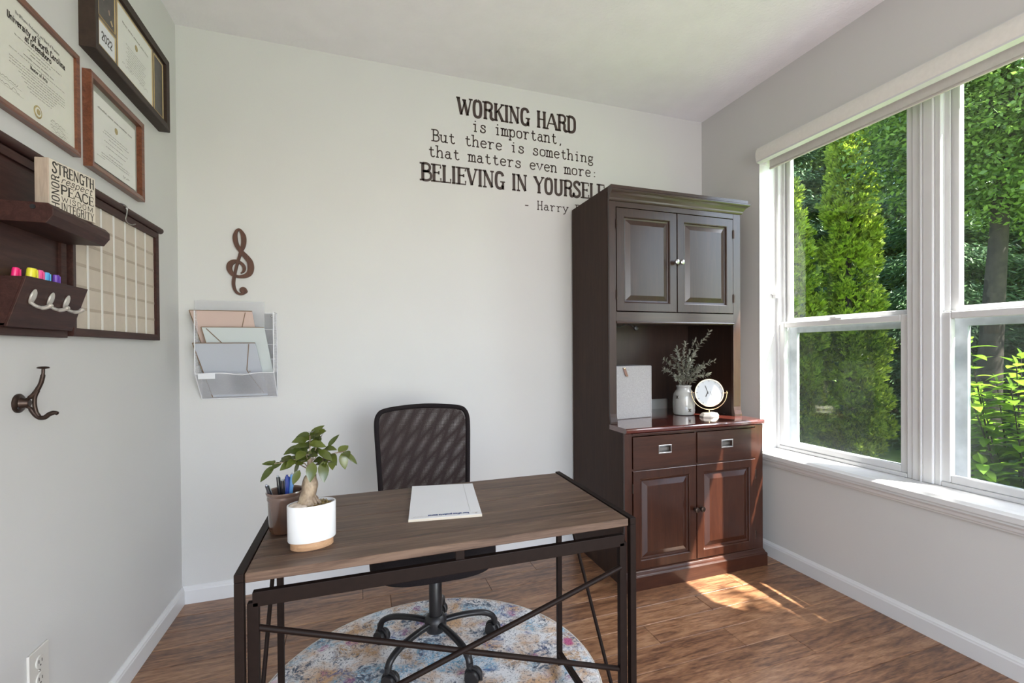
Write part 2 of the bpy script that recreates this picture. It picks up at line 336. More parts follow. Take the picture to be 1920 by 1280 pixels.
    v2 = nd(n, 'ShaderNodeTexVoronoi'); v2.inputs['Scale'].default_value = 13; n.links.new(P, v2.inputs['Vector'])
    s2 = nd(n, 'ShaderNodeSeparateColor'); n.links.new(v2.outputs['Color'], s2.inputs[0])
    dots = mul(mul(ramp(v2.outputs['Distance'], 0.34, 0.18), ramp(s2.outputs[0], 0.62, 0.72)), speck)
    col = mix(dots, col, (0.30, 0.06, 0.20))
    dots2 = mul(mul(ramp(v2.outputs['Distance'], 0.38, 0.2), ramp(s2.outputs[1], 0.6, 0.7)), speck2)
    col = mix(dots2, col, (0.07, 0.14, 0.30))
    # mottle of the worn pile
    mot = ramp(noise(210, 2, 0.8), 0.36, 0.52)
    col = mix(mul(mot, 0.12), col, (0.78, 0.78, 0.80))
    col = mix(mul(ramp(noise(130, 2, 0.8, add_off((1.2, 0.7, 0))), 0.55, 0.62), 0.72), col, (0.07, 0.08, 0.11))
    n.links.new(col, b.inputs['Base Color']); b.inputs['Roughness'].default_value = 0.95; b.inputs['Specular IOR Level'].default_value = 0.1
    bp = nd(n, 'ShaderNodeBump'); bp.inputs['Strength'].default_value = 0.8; bp.inputs['Distance'].default_value = 0.004
    n.links.new(noise(160, 3, 0.7), bp.inputs['Height']); n.links.new(bp.outputs[0], b.inputs['Normal'])
rug_mat()

# ------------------------------------------------------------------ helpers
def tag(o, label=None, cat=None, group=None, kind=None):
    if label: o['label'] = label
    if cat: o['category'] = cat
    if group: o['group'] = group
    if kind: o['kind'] = kind
    return o
def thing(name, label, cat, loc, group=None, kind=None):
    o = bpy.data.objects.new(name, None); COL.objects.link(o); o.location = loc; o.empty_display_size = 0.05
    o['_o'] = list(loc); return tag(o, label, cat, group, kind)
def origin_of(p):
    return Vector(p['_o']) if (p is not None and '_o' in p) else Vector((0, 0, 0))
class MB:
    """collects shapes in world coordinates; build() links them as ONE mesh object under its parent"""
    def __init__(s): s.v = []; s.f = []
    def add(s, vs, fs):
        k = len(s.v); s.v += [tuple(x) for x in vs]; s.f += [tuple(i+k for i in f) for f in fs]; return s
    def box(s, x0, x1, y0, y1, z0, z1, M=None):
        vs = [Vector((x, y, z)) for x in (x0, x1) for y in (y0, y1) for z in (z0, z1)]
        if M: vs = [M @ v for v in vs]
        return s.add(vs, [(0, 1, 3, 2), (4, 6, 7, 5), (0, 4, 5, 1), (2, 3, 7, 6), (0, 2, 6, 4), (1, 5, 7, 3)])
    def cham(s, x0, x1, y0, y1, z0, z1, b=0.002, M=None):
        """box with chamfered edges"""
        c = ((x0+x1)/2, (y0+y1)/2, (z0+z1)/2); h = ((x1-x0)/2, (y1-y0)/2, (z1-z0)/2)
        b = min(b, *(q*0.45 for q in h)); vs = []; idx = {}
        for sx in (-1, 1):
            for sy in (-1, 1):
                for sz in (-1, 1):
                    for ax in range(3):
                        d = [h[0]-b, h[1]-b, h[2]-b]; d[ax] = h[ax]
                        idx[(sx, sy, sz, ax)] = len(vs)
                        v = Vector((c[0]+sx*d[0], c[1]+sy*d[1], c[2]+sz*d[2])); vs.append(M @ v if M else v)
        I = lambda *a: idx[a]; F = []
        for ax in range(3):
            for sg in (-1, 1):
                q = []
                for a, d in ((-1, -1), (1, -1), (1, 1), (-1, 1)):
                    t = [a, d]; t.insert(ax, sg); q.append(I(*t, ax))
                if (sg < 0) != (ax == 1): q = q[::-1]
                F.append(tuple(q))
        for ax in range(3):
            o1, o2 = [k for k in range(3) if k != ax]
            for s1 in (-1, 1):
                for s2 in (-1, 1):
                    def key(sa, a2):
                        t = [0, 0, 0]; t[ax] = sa; t[o1] = s1; t[o2] = s2; return I(*t, a2)
                    q = (key(-1, o1), key(1, o1), key(1, o2), key(-1, o2)); F.append(q)
        for sx in (-1, 1):
            for sy in (-1, 1):
                for sz in (-1, 1): F.append((I(sx, sy, sz, 0), I(sx, sy, sz, 1), I(sx, sy, sz, 2)))
        return s.add(vs, F)
    def tube(s, pts, r, n=8, cap=True, closed=False, flat=1.0, up=None):
        pts = [Vector(p) for p in pts]; m = len(pts); R = r if isinstance(r, (list, tuple)) else [r]*m
        vs = []; prev = None
        for i, p in enumerate(pts):
            if closed: t = pts[(i+1) % m] - pts[i-1]
            else: t = pts[min(i+1, m-1)] - pts[max(i-1, 0)]
            if t.length < 1e-9: t = Vector((0, 0, 1))
            t.normalize()
            if prev is None:
                a = Vector(up) if up else (Vector((0, 0, 1)) if abs(t.z) < 0.9 else Vector((1, 0, 0)))
            else: a = prev
            a = (a - t*a.dot(t));
            if a.length < 1e-6: a = t.orthogonal()
            a.normalize(); b = t.cross(a); prev = a
            for k in range(n):
                th = 2*pi*k/n; vs.append(p + a*(math.cos(th)*R[i]*flat) + b*(math.sin(th)*R[i]))
        F = []
        for i in range(m if closed else m-1):
            j = (i+1) % m
            for k in range(n): F.append((i*n+k, i*n+(k+1) % n, j*n+(k+1) % n, j*n+k))
        if cap and not closed: F.append(tuple(range(n-1, -1, -1))); F.append(tuple((m-1)*n+k for k in range(n)))
        return s.add(vs, F)
    def rod(s, a, b, w, h=None, up=(0, 0, 1)):
        """square section bar from a to b"""
        a = Vector(a); b = Vector(b); t = (b-a).normalized(); u = Vector(up)
        if abs(t.dot(u)) > 0.98: u = Vector((0, 1, 0))
        u = (u - t*u.dot(t)).normalized(); v = t.cross(u); h = h or w
        vs = [p + u*(h/2*i) + v*(w/2*j) for p in (a, b) for i, j in ((-1, -1), (-1, 1), (1, 1), (1, -1))]
        return s.add(vs, [(3, 2, 1, 0), (4, 5, 6, 7), (0, 1, 5, 4), (1, 2, 6, 5), (2, 3, 7, 6), (3, 0, 4, 7)])
    def lathe(s, prof, c, n=32, sx=1.0, sy=1.0, M=None, capb=True, capt=True):
        """profile [(r,z)...] turned about z through c (optionally oval), M orients it about c"""
        vs = []; c = Vector(c)
        for r, z in prof:
            for k in range(n):
                a = 2*pi*k/n; v = Vector((r*sx*math.cos(a), r*sy*math.sin(a), z))
                vs.append(c + (M @ v if M else v))
        F = []
        for i in range(len(prof)-1):
            for k in range(n): F.append((i*n+k, i*n+(k+1) % n, (i+1)*n+(k+1) % n, (i+1)*n+k))
        if capb: F.append(tuple(range(n-1, -1, -1)))
        if capt: F.append(tuple((len(prof)-1)*n+k for k in range(n)))
        return s.add(vs, F)
    def prism(s, poly, axis, a, b):
        """polygon extruded along an axis: 'x' poly=(y,z), 'y' poly=(x,z), 'z' poly=(x,y)"""
        def P(p, t):
            return {'x': (t, p[0], p[1]), 'y': (p[0], t, p[1]), 'z': (p[0], p[1], t)}[axis]
        n = len(poly); vs = [P(p, a) for p in poly] + [P(p, b) for p in poly]
        F = [tuple(range(n))[::-1], tuple(range(n, 2*n))] + [(k, (k+1) % n, n+(k+1) % n, n+k) for k in range(n)]
        return s.add(vs, F)
    def grid(s, P, flip=False):
        nu = len(P); nv = len(P[0]); vs = [q for row in P for q in row]; F = []
        for i in range(nu-1):
            for j in range(nv-1):
                q = (i*nv+j, i*nv+j+1, (i+1)*nv+j+1, (i+1)*nv+j); F.append(q[::-1] if flip else q)
        return s.add(vs, F)
    def build(s, name, mat, parent=None, smooth=False, bevel=0, solid=0, label=None, kind=None, subsurf=0):
        me = bpy.data.meshes.new(name); o = bpy.data.objects.new(name, me); COL.objects.link(o)
        O = origin_of(parent)
        me.from_pydata([(x-O.x, y-O.y, z-O.z) for x, y, z in s.v], [], s.f); me.update()
        me.materials.append(MATS[mat])
        import bmesh
        bm = bmesh.new(); bm.from_mesh(me); bmesh.ops.recalc_face_normals(bm, faces=bm.faces); bm.to_mesh(me); bm.free()
        if smooth:
            me.polygons.foreach_set('use_smooth', [True]*len(me.polygons))
            try: me.set_sharp_from_angle(angle=math.radians(38))
            except Exception: pass
        if solid:
            md = o.modifiers.new('solid', 'SOLIDIFY'); md.thickness = solid; md.offset = 0
        if bevel:
            md = o.modifiers.new('bevel', 'BEVEL'); md.width = bevel; md.segments = 2; md.limit_method = 'ANGLE'; md.angle_limit = math.radians(40)
        if subsurf:
            md = o.modifiers.new('sub', 'SUBSURF'); md.levels = subsurf; md.render_levels = subsurf
        if parent is not None:
            o.parent = parent
            if '_o' in parent: o['_o'] = list(parent['_o'])
        if label: o['label'] = label
        if kind: o['kind'] = kind
        return o
def leafmesh(mb, base, d, up, L, W, fold=0.15, droop=0.25, n=5, tipw=0.0):
    """one leaf: pointed oval blade with a midrib fold and a drooping tip"""
    d = Vector(d).normalized(); up = Vector(up); sd = d.cross(up)
    if sd.length < 1e-4: sd = d.orthogonal()
    sd.normalize(); nr = sd.cross(d).normalized(); P = []
    for i in range(n+1):
        t = i/n; w = W/2*math.sin(pi*min(1, t**0.8))**0.8 if 0 < t < 1 else W*0.02
        c = Vector(base) + d*(L*t) - nr*(droop*L*t*t)
        P.append([c + sd*w + nr*(fold*w*2), c, c - sd*w + nr*(fold*w*2)])
    mb.grid(P)
def catmull(pts, k=6, closed=False):
    P = [np.array(p, float) for p in pts]; out = []; n = len(P)
    for i in range(n if closed else n-1):
        p0 = P[(i-1) % n] if (closed or i > 0) else P[0]*2-P[1]; p1 = P[i]; p2 = P[(i+1) % n]
        p3 = P[(i+2) % n] if (closed or i+2 < n) else P[-1]*2-P[-2]
        for j in range(k):
            t = j/k; out.append(0.5*((2*p1)+(-p0+p2)*t+(2*p0-5*p1+4*p2-p3)*t*t+(-p0+3*p1-3*p2+p3)*t**3))
    if not closed: out.append(P[-1])
    return [tuple(o) for o in out]

# ---- a stroke alphabet for all the writing (width, strokes, serif ticks). H heavy, M medium, L light; c = curved
GL = {
'A': (.54, 'L 0,0 .26,1|H .27,1 .54,0|L .1,.34 .43,.34', '0,0 .54,0'),
'B': (.46, 'H .1,0 .1,1|cM .1,1 .3,1 .41,.87 .4,.66 .28,.54 .1,.54|cM .1,.54 .32,.53 .46,.4 .45,.12 .3,0 .1,0', '.05,0 .05,1'),
'C': (.46, 'cM .44,.76 .4,.94 .25,1 .1,.9 .06,.5 .1,.1 .25,0 .4,.06 .45,.26', ''),
'D': (.48, 'H .1,0 .1,1|cH .1,1 .3,.98 .42,.82 .44,.5 .42,.18 .3,.02 .1,0', '.05,0 .05,1'),
'E': (.42, 'H .1,0 .1,1|L .1,1 .4,1 .4,.8|L .1,.53 .32,.53|L .32,.43 .32,.63|L .1,0 .41,0 .41,.22', '.05,0 .05,1'),
'F': (.42, 'H .1,0 .1,1|L .1,1 .4,1 .4,.78|L .1,.52 .32,.52|L .32,.42 .32,.62', '.1,0 .05,1'),
'G': (.48, 'cH .42,.78 .36,.95 .24,1 .11,.9 .07,.5 .11,.12 .24,.0 .36,.05 .41,.2|M .42,-.06 .42,.42|L .28,.42 .52,.42', ''),
'H': (.50, 'H .1,0 .1,1|H .41,0 .41,1|L .1,.52 .41,.52', '.1,0 .1,1 .41,0 .41,1'),
'I': (.2, 'H .1,0 .1,1', '.1,0 .1,1'),
'K': (.50, 'H .1,0 .1,1|L .12,.45 .44,1|H .22,.6 .44,0', '.1,0 .1,1 .44,1 .45,0'),
'L': (.40, 'H .1,0 .1,1|L .1,0 .4,0 .4,.24', '.05,0 .1,1'),
'M': (.66, 'L .08,0 .1,1|H .1,1 .33,.1|L .33,.1 .56,1|H .56,1 .57,0', '.08,0 .1,1 .56,1 .57,0'),
'N': (.52, 'L .08,0 .08,1|H .08,1 .44,0|L .44,0 .44,1', '.08,0 .06,1 .44,1'),
'O': (.48, 'cH .24,1 .11,.9 .07,.5 .11,.1 .24,0 .37,.1 .41,.5 .37,.9 .24,1', ''),
'P': (.46, 'H .1,0 .1,1|cM .1,1 .32,1 .44,.87 .43,.62 .3,.48 .1,.47', '.1,0 .05,1'),
'R': (.48, 'H .1,0 .1,1|cM .1,1 .3,1 .42,.88 .41,.66 .3,.54 .1,.53|cH .28,.53 .38,.42 .38,.1 .46,.0 .52,.08', '.1,0 .05,1'),
'S': (.42, 'cH .36,.8 .3,.96 .2,1 .09,.92 .08,.74 .2,.56 .34,.38 .36,.16 .26,.02 .14,0 .05,.08 .03,.24|L .36,.76 .38,1|L .03,.28 .03,0', ''),
'T': (.46, 'H .23,0 .23,1|L 0,.8 .02,1 .44,1 .46,.8', '.23,0'),
'U': (.48, 'cH .09,1 .09,.3 .12,.08 .24,0 .36,.08 .4,.3 .4,1', '.09,1 .4,1'),
'V': (.50, 'H .05,1 .25,0|L .25,0 .45,1', '.05,1 .45,1'),
'W': (.70, 'H .05,1 .2,0|L .2,0 .36,.8|H .34,.9 .5,0|L .5,0 .66,1', '.05,1 .34,.9 .66,1'),
'Y': (.48, 'H .04,1 .25,.48|L .25,.48 .45,1|H .25,.5 .25,0', '.04,1 .45,1 .25,0'),
'a': (.50, 'cM .1,.5 .2,.6 .33,.56 .36,.44 .36,.1 .42,.0 .5,.04|cM .36,.36 .2,.38 .08,.26 .08,.1 .2,0 .32,.06 .36,.2', ''),
'b': (.50, 'M .1,0 .1,1|cM .1,.4 .22,.6 .4,.54 .45,.3 .4,.06 .24,0 .1,.14', '.05,1'),
'c': (.46, 'cM .4,.5 .28,.62 .14,.56 .07,.3 .14,.05 .28,0 .42,.1', ''),
'd': (.50, 'M .4,0 .4,1|cM .4,.44 .28,.62 .12,.54 .06,.3 .12,.05 .28,0 .4,.14', '.36,1 .45,0'),
'e': (.48, 'cM .07,.33 .42,.36 .4,.52 .26,.62 .12,.54 .06,.3 .14,.06 .28,0 .44,.1', ''),
'f': (.36, 'cM .38,.92 .28,1 .18,.9 .17,.7 .17,0|M .04,.6 .32,.6', '.17,0'),
'g': (.50, 'cM .26,.62 .12,.54 .12,.3 .26,.22 .38,.3 .38,.54 .26,.62|cM .2,.23 .1,.14 .18,.06 .36,.03 .44,-.1 .36,-.26 .18,-.28 .08,-.16 .14,-.02|M .36,.55 .48,.62', ''),
'h': (.54, 'M .1,0 .1,1|cM .1,.4 .22,.6 .38,.58 .42,.42 .42,0', '.06,1 .1,0 .42,0'),
'i': (.30, 'M .15,0 .15,.6|M .10,.86 .20,.86', '.1,.6 .15,0'),
'l': (.30, 'M .15,0 .15,1', '.1,1 .15,0'),
'm': (.74, 'M .08,0 .08,.6|cM .08,.42 .18,.6 .32,.58 .36,.42 .36,0|cM .36,.42 .46,.6 .6,.58 .64,.42 .64,0', '.04,.6 .08,0 .36,0 .64,0'),
'n': (.54, 'M .1,0 .1,.6|cM .1,.42 .22,.6 .38,.58 .42,.42 .42,0', '.06,.6 .1,0 .42,0'),
'o': (.50, 'cM .25,.62 .1,.54 .06,.3 .1,.07 .25,0 .4,.07 .44,.3 .4,.54 .25,.62', ''),
'p': (.52, 'M .1,-.3 .1,.6|cM .1,.42 .24,.62 .4,.54 .45,.3 .4,.06 .24,0 .1,.16', '.06,.6 .1,-.3'),
'r': (.46, 'M .14,0 .14,.6|cM .14,.36 .24,.58 .36,.6 .44,.54', '.08,.6 .16,0'),
's': (.44, 'cM .38,.48 .3,.61 .16,.6 .1,.48 .18,.36 .34,.28 .4,.14 .3,.0 .14,0 .06,.12|M .38,.4 .38,.6|M .06,.22 .06,0', ''),
't': (.42, 'cM .18,.86 .18,.2 .24,.02 .34,.0 .42,.1|M .04,.6 .36,.6', ''),
'u': (.54, 'cM .1,.6 .1,.16 .2,0 .34,.05 .42,.2|M .42,0 .42,.6', '.06,.6 .38,.6 .47,0'),
'v': (.50, 'M .06,.6 .25,0 .44,.6', '.06,.6 .44,.6'),
'y': (.50, 'M .08,.6 .27,.02|cM .44,.6 .27,.02 .18,-.2 .05,-.28', '.08,.6 .44,.6'),
',': (.26, 'M .14,.06 .08,-.16', ''), '.': (.26, 'M .09,.04 .17,.04', ''), ':': (.30, 'M .10,.06 .20,.06|M .10,.46 .20,.46', ''),
'-': (.44, 'M .08,.34 .36,.34', ''),
'2': (.46, 'cM .06,.74 .1,.94 .24,1 .38,.92 .4,.72 .3,.5 .06,.04|M .06,.03 .42,.03', ''),
'0': (.46, 'cM .23,1 .1,.88 .06,.5 .1,.12 .23,0 .36,.12 .4,.5 .36,.88 .23,1', ''),
'&': (.6, 'cM .55,.0 .2,.62 .24,.92 .36,.9 .34,.68 .1,.34 .12,.06 .3,.0 .5,.4', ''),
}
def strip(mb, pts, w, P):
    """flat ribbon of width w(t) along 2D pts, mapped to space with P(u,v)"""
    n = len(pts); L = []; R = []
    for i in range(n):
        a = pts[max(i-1, 0)]; c = pts[min(i+1, n-1)]; dx, dy = c[0]-a[0], c[1]-a[1]; l = math.hypot(dx, dy) or 1
        ww = (w[i] if isinstance(w, list) else w)/2; nx, ny = -dy/l*ww, dx/l*ww
        L.append(P(pts[i][0]+nx, pts[i][1]+ny)); R.append(P(pts[i][0]-nx, pts[i][1]-ny))
    mb.add(L+R, [(i, i+1, n+i+1, n+i) for i in range(n-1)])
def write(mb, text, u0, v0, height, P, width=None, heavy=.13, med=.07, light=.045, serif=.09, track=.06, mono=None, slant=0, align='l', cap=1.0, each=None):
    """lay a line of text into mb; P maps (u,v) on the surface to space. width stretches the line to fit"""
    adv = []; x = 0
    for ch in text:
        g = GL.get(ch); w = (g[0] if g else .3) + track
        if mono: w = mono
        adv.append((x, w)); x += w
    tot = max(x-track, 0.01); sx = (width/tot) if width else height
    if align == 'c': u0 = u0 - tot*sx/2
    for ch, (ax, aw) in zip(text, adv):
        g = GL.get(ch)
        if not g: continue
        if each: mb = MB()
        gs = min(1.0, mono*0.93/g[0]) if mono else 1.0
        off = (aw-g[0]*gs)/2 if mono else 0
        Q = lambda u, v: P(u0 + (ax+off+u*gs+slant*v)*sx, v0+v*height)
        asp = sx*gs/height
        for st in g[1].split('|'):
            k, *pp = st.split(' '); curved = k[0] == 'c'; wt = {'H': heavy, 'M': med, 'L': light}[k[-1]]
            pts = [tuple(float(t) for t in p.split(',')) for p in pp]
            # draw in height units so that stroke widths stay even
            pts = [(p[0]*asp, p[1]) for p in pts]
            Q2 = lambda u, v, Q=Q: Q(u/asp, v)
            if curved: pts = catmull(pts, 4)
            strip(mb, pts, wt, Q2)
        if serif:
            for sp in g[2].split():
                su, sv = (float(t) for t in sp.split(','))
                strip(mb, [(su*asp-serif, sv), (su*asp+serif, sv)], light*1.15, Q2)
        if each: each(mb)
def greek(mb, u0, u1, v, h, P, seed=1, wl=(2, 7)):
    """illegible small print: a run of tiny word-like ticks"""
    rn = random.Random(seed); u = u0
    while u < u1:
        n = rn.randint(*wl)
        for _ in range(n):
            if u > u1: break
            a = rn.choice((.6, .6, 1.0)); strip(mb, [(u, v), (u+h*.12, v+h*a*.55), (u+h*.38, v+h*.1)], h*.16, P); u += h*.5
        u += h*.45
def squiggle(mb, u0, v, w, h, P, seed=1, th=.0012):
    rn = random.Random(seed); pts = []; n = 16
    for i in range(n): pts.append((u0+w*i/n+rn.uniform(-.03, .03)*w, v+h*rn.uniform(-.2, .6)*(1.4 if i in (0, 1, 8) else 1)))
    strip(mb, catmull(pts, 4), th, P)

# ------------------------------------------------------------------ room shell
W, H, D = 3.02, 2.74, -4.7
WY0, WY1, WZ0, WZ1 = -2.09, -0.498, 0.575, 2.372      # window opening
WT = 0.222                                          # wall thickness at the window
def struct(o): o['kind'] = 'structure'; return o
def place(mb, name, mat, **k): return struct(mb.build(name, mat, **k))
place(MB().box(-0.12, W+WT, 0, 0.12, -0.05, H+0.02), 'wall_back', 'wall_paint')
place(MB().box(-0.12, 0, D, 0, -0.05, H+0.02), 'wall_left', 'wall_paint')
m = MB(); m.box(W, W+WT, WY1, 0, -0.05, H+0.02); m.box(W, W+WT, D, WY0, -0.05, H+0.02)
m.box(W, W+WT, WY0, WY1, -0.05, WZ0); m.box(W, W+WT, WY0, WY1, WZ1, H+0.02)
place(m, 'wall_right', 'wall_paint')
place(MB().box(-0.12, W+WT, D, 0.12, H, H+0.12), 'ceiling', 'ceiling_paint')
m = MB(); m.box(-0.12, 0.25, D-0.1, D, -0.05, H); m.box(2.55, W+WT, D-0.1, D, -0.05, H); m.box(0.25, 2.55, D-0.1, D, 2.35, H)
place(m, 'wall_front', 'wall_paint')
# floor: subfloor plus separate planks running along x
fl = thing('floor', None, None, (0, 0, 0), kind='structure')
MB().box(-0.12, W+WT, D-0.5, 0.12, -0.09, -0.014).build('subfloor', 'black_plastic', fl)
rnd = random.Random(11); PW = 0.131; ends = {-1.112: [2.262], -1.243: [2.484, 1.40], -0.85: [2.322], -0.981: [1.95], -1.374: [2.05], -0.719: [2.62], -0.457: [2.9, 1.75], -0.588: [2.86]}
k = 0; y = 0.0 - 0.001
yy = -1.046 + 8*PW
while yy > -0.0: yy -= PW
rows = [(0.0, yy)]
while yy > D: rows.append((yy, yy-PW)); yy -= PW
for (ya, yb) in rows:
    yc = -1.046 - PW/2 + round((( (ya+yb)/2) + 1.046 + PW/2)/PW)*PW
    cut = None
    for kk, vv in ends.items():
        if abs(kk-(ya+yb)/2) < 0.05: cut = sorted(vv)
    xs = [0.0]
    if cut:
        for cx in cut:
            while cx - xs[-1] > 1.15: xs.append(xs[-1] + rnd.uniform(0.5, 0.9)) if cx-xs[-1] > 1.5 else xs.append((xs[-1]+cx)/2)
            xs.append(cx)
    while W - xs[-1] > 1.1: xs.append(xs[-1] + rnd.uniform(0.45, 1.15))
    if W - xs[-1] < 0.12 and len(xs) > 1: xs[-1] = W-0.25 if not cut else xs[-1]
    xs.append(W)
    for a, b_ in zip(xs[:-1], xs[1:]):
        if b_-a < 0.02: continue
        MB().cham(a+0.0006, b_-0.0006, yb+0.0006, ya-0.0006, -0.014, rnd.uniform(-0.0004, 0.0003), b=0.0018).build('plank', 'floor_wood', fl)

def base_profile(t=0.014, h=0.083):
    return [(0, 0), (t, 0), (t, h*0.74), (t*0.86, h*0.80), (t*0.80, h*0.86), (t*0.45, h*0.94), (t*0.25, h), (0, h)]
BP = base_profile()
place(MB().prism([(-p[0], p[1]) for p in BP], 'x', 0, W), 'baseboard_back', 'trim_white')
place(MB().prism([(p[0], p[1]) for p in BP], 'y', D, 0), 'baseboard_left', 'trim_white')
place(MB().prism([(W-p[0], p[1]) for p in BP], 'y', D, 0), 'baseboard_right', 'trim_white')

# ------------------------------------------------------------------ window (drywall-return jambs lined in white, two double-hung units)
XF = 3.14                                            # room face of the vinyl frame
win = thing('window_1', None, None, (W, -1.29, WZ0), kind='structure')
m = MB(); m.box(W-0.0015, XF, WY1-0.004, WY1+0.0, 0.60, WZ1); m.box(W-0.0015, XF, WY0, WY0+0.004, 0.60, WZ1); m.box(W-0.0015, XF, WY0, WY1, WZ1-0.004, WZ1)
m.build('jamb_lining', 'trim_white', win)
m = MB(); zt = 0.603
m.prism([(2.988, 0.567), (2.988, 0.588), (2.993, 0.592), (3.0, zt-0.004), (3.02, zt), (XF+0.02, zt), (XF+0.02, 0.572), (3.02, 0.567)], 'y', WY0-0.03, WY1+0.03)
m.build('stool', 'trim_white', win, bevel=0.001)
m = MB(); m.prism([(W, 0.5665), (2.996, 0.5665), (2.994, 0.556), (3.001, 0.546), (3.004, 0.535), (3.008, 0.530), (3.010, 0.524), (W, 0.523)], 'y', WY0-0.018, WY1+0.018)
m.build('apron', 'trim_white', win)
YM0, YM1 = -1.336, -1.250                            # mullion between the units
def unit(ya, yb, tag_):
    """one double hung unit between y=ya (near back wall) and y=yb"""
    fr = MB()
    for (a, b_) in ((ya, ya-0.024), (yb+0.024, yb)):
        fr.cham(XF, XF+0.10, b_, a, 0.603, WZ1, 0.003)
        s_ = -1 if a == ya else 1
    fr.cham(XF, XF+0.10, yb+0.024, ya-0.024, 0.603, 0.622, 0.003); fr.cham(XF, XF+0.10, yb+0.024, ya-0.024, WZ1-0.03, WZ1, 0.003)
    # balance tracks beside the upper sash
    fr.box(XF+0.028, XF+0.034, ya-0.042, ya-0.024, 1.34, WZ1-0.03); fr.box(XF+0.028, XF+0.034, yb+0.024, yb+0.042, 1.34, WZ1-0.03)
    f = fr.build('window_frame', 'vinyl_white', win)
    # lower sash (room side)
    def sash(x, z0, z1, rb, rt, st, nm, mt='vinyl_white'):
        a, b_ = ya-0.020, yb+(0.020 if x < XF+0.03 or tag_ == 'b' else 0.0); m = MB()
        T = 0.030
        m.cham(x, x+T, a-st, a, z0, z1, 0.003); m.cham(x, x+T, b_, b_+st, z0, z1, 0.003)
        m.cham(x, x+T, b_+st, a-st, z0, z0+rb, 0.003); m.cham(x, x+T, b_+st, a-st, z1-rt, z1, 0.003)
        o = m.build(nm, mt, f)
        g = MB().box(x+0.014, x+0.018, b_+st-0.004, a-st+0.004, z0+rb-0.004, z1-rt+0.004).build('pane', 'window_glass', f)
        return a-st, b_+st
    sash(XF+0.008, 0.622, 1.345, 0.032, 0.030, 0.036, 'lower_sash')
    sash(XF+0.042, 1.335, WZ1-0.02, 0.034, 0.04, 0.050, 'upper_sash')
    # outer track and screen below
    m = MB(); x = XF+0.085
    m.box(x, x+0.02, ya-0.075, ya-0.024, 0.622, 1.335); m.box(x, x+0.02, yb+0.024, yb+0.075, 0.622, 1.335)
    m.box(x, x+0.02, yb+0.075, ya-0.075, 1.285, 1.335); m.box(x, x+0.02, yb+0.075, ya-0.075, 0.622, 0.640)
    m.build('screen_frame', 'vinyl_grey', f)
    MB().box(x+0.009, x+0.0095, yb+0.075, ya-0.075, 0.64, 1.285).build('insect_screen', 'insect_screen', f)
    # sash lock and tilt latches on the meeting rail
    yc = (ya+yb)/2; m = MB()
    m.cham(XF+0.010, XF+0.036, yc-0.032, yc+0.032, 1.345, 1.352, 0.002); m.lathe([(0.011, 0), (0.011, 0.006), (0.006, 0.009)], (XF+0.023, yc, 1.352), 14)
    m.cham(XF+0.004, XF+0.022, yc-0.002, yc+0.030, 1.354, 1.360, 0.002)
    m.build('sash_lock', 'vinyl_white', f)
    m = MB(); m.cham(XF+0.012, XF+0.032, ya-0.075, ya-0.03, 1.345, 1.349, 0.001); m.cham(XF+0.012, XF+0.032, yb+0.03, yb+0.075, 1.345, 1.349, 0.001)
    m.build('tilt_latch', 'vinyl_white', f)
    return f
unit(WY1, YM1, 'a'); unit(YM0, WY0, 'b')
m = MB(); m.cham(XF-0.004, XF+0.10, YM0, YM1, 0.603, WZ1, 0.003); m.cham(XF-0.010, XF, YM0+0.046, YM0+0.052, 0.603, WZ1, 0.001)
m.cham(XF-0.007, XF, YM0+0.004, YM0+0.040, 0.605, WZ1, 0.002)
m.build('mullion', 'vinyl_white', win)
place(MB().box(W+WT-0.004, W+WT+0.02, D-0.2, WY0-0.05, -1.0, H+0.3).box(W+WT-0.004, W+WT+0.02, WY1+0.05, 0.5, -1.0, H+0.3).box(W+WT-0.004, W+WT+0.02, WY0-0.05, WY1+0.05, -1.0, WZ0-0.05).box(W+WT-0.004, W+WT+0.02, WY0-0.05, WY1+0.05, WZ1+0.05, H+0.3), 'wall_outside', 'exterior_siding')

# roller shade: curved fascia, roll, hanging cloth, hem bar, end bracket and chain guide
rs = thing('roller_shade', 'cream roller shade pulled almost fully up inside the window recess', 'window shade', (3.04, -1.29, 2.28))
xa, yA, yB = 2.983, WY1-0.008, WY0+0.008
prof = []
for i in range(9):
    a = pi/2*i/8; prof.append((xa+0.026-0.026*math.sin(a*1.0), 2.362-0.074*(1-math.cos(a))**0.9))
prof = [(3.024, 2.364), (2.998, 2.358), (2.990, 2.345), (2.985, 2.328), (2.984, 2.310), (2.987, 2.292), (2.993, 2.277)]
inner = [(p[0]+0.0025, p[1]) for p in prof][::-1]
MB().prism(prof+inner, 'y', yB, yA).build('fascia', 'shade_fabric', rs, smooth=True)
MB().prism([(2.9895, 2.283), (2.992, 2.276), (3.024, 2.272), (3.024, 2.275), (2.994, 2.280)], 'y', yB, yA).build('bottom_channel', 'vinyl_white', rs)
MB().tube([(3.040, yA-0.02, 2.326), (3.040, yB+0.02, 2.326)], 0.030, 20).build('roll', 'shade_fabric', rs, smooth=True)
MB().box(3.0695, 3.0705, yB+0.022, yA-0.022, 2.250, 2.330).build('cloth', 'shade_fabric', rs)
MB().cham(3.064, 3.076, yB+0.022, yA-0.022, 2.238, 2.250, 0.003).build('hem_bar', 'hem_fabric', rs)
m = MB(); m.cham(3.00, 3.075, yA-0.006, yA+0.006, 2.272, 2.364, 0.003); m.build('end_bracket', 'vinyl_white', rs)
MB().cham(3.00, 3.075, yB-0.006, yB+0.006, 2.272, 2.364, 0.003).build('end_bracket', 'vinyl_white', rs)
cg = thing('chain_guide', 'small clear white shade chain tensioner screwed to the left window jamb', 'hardware', (3.13, -0.51, 1.50))
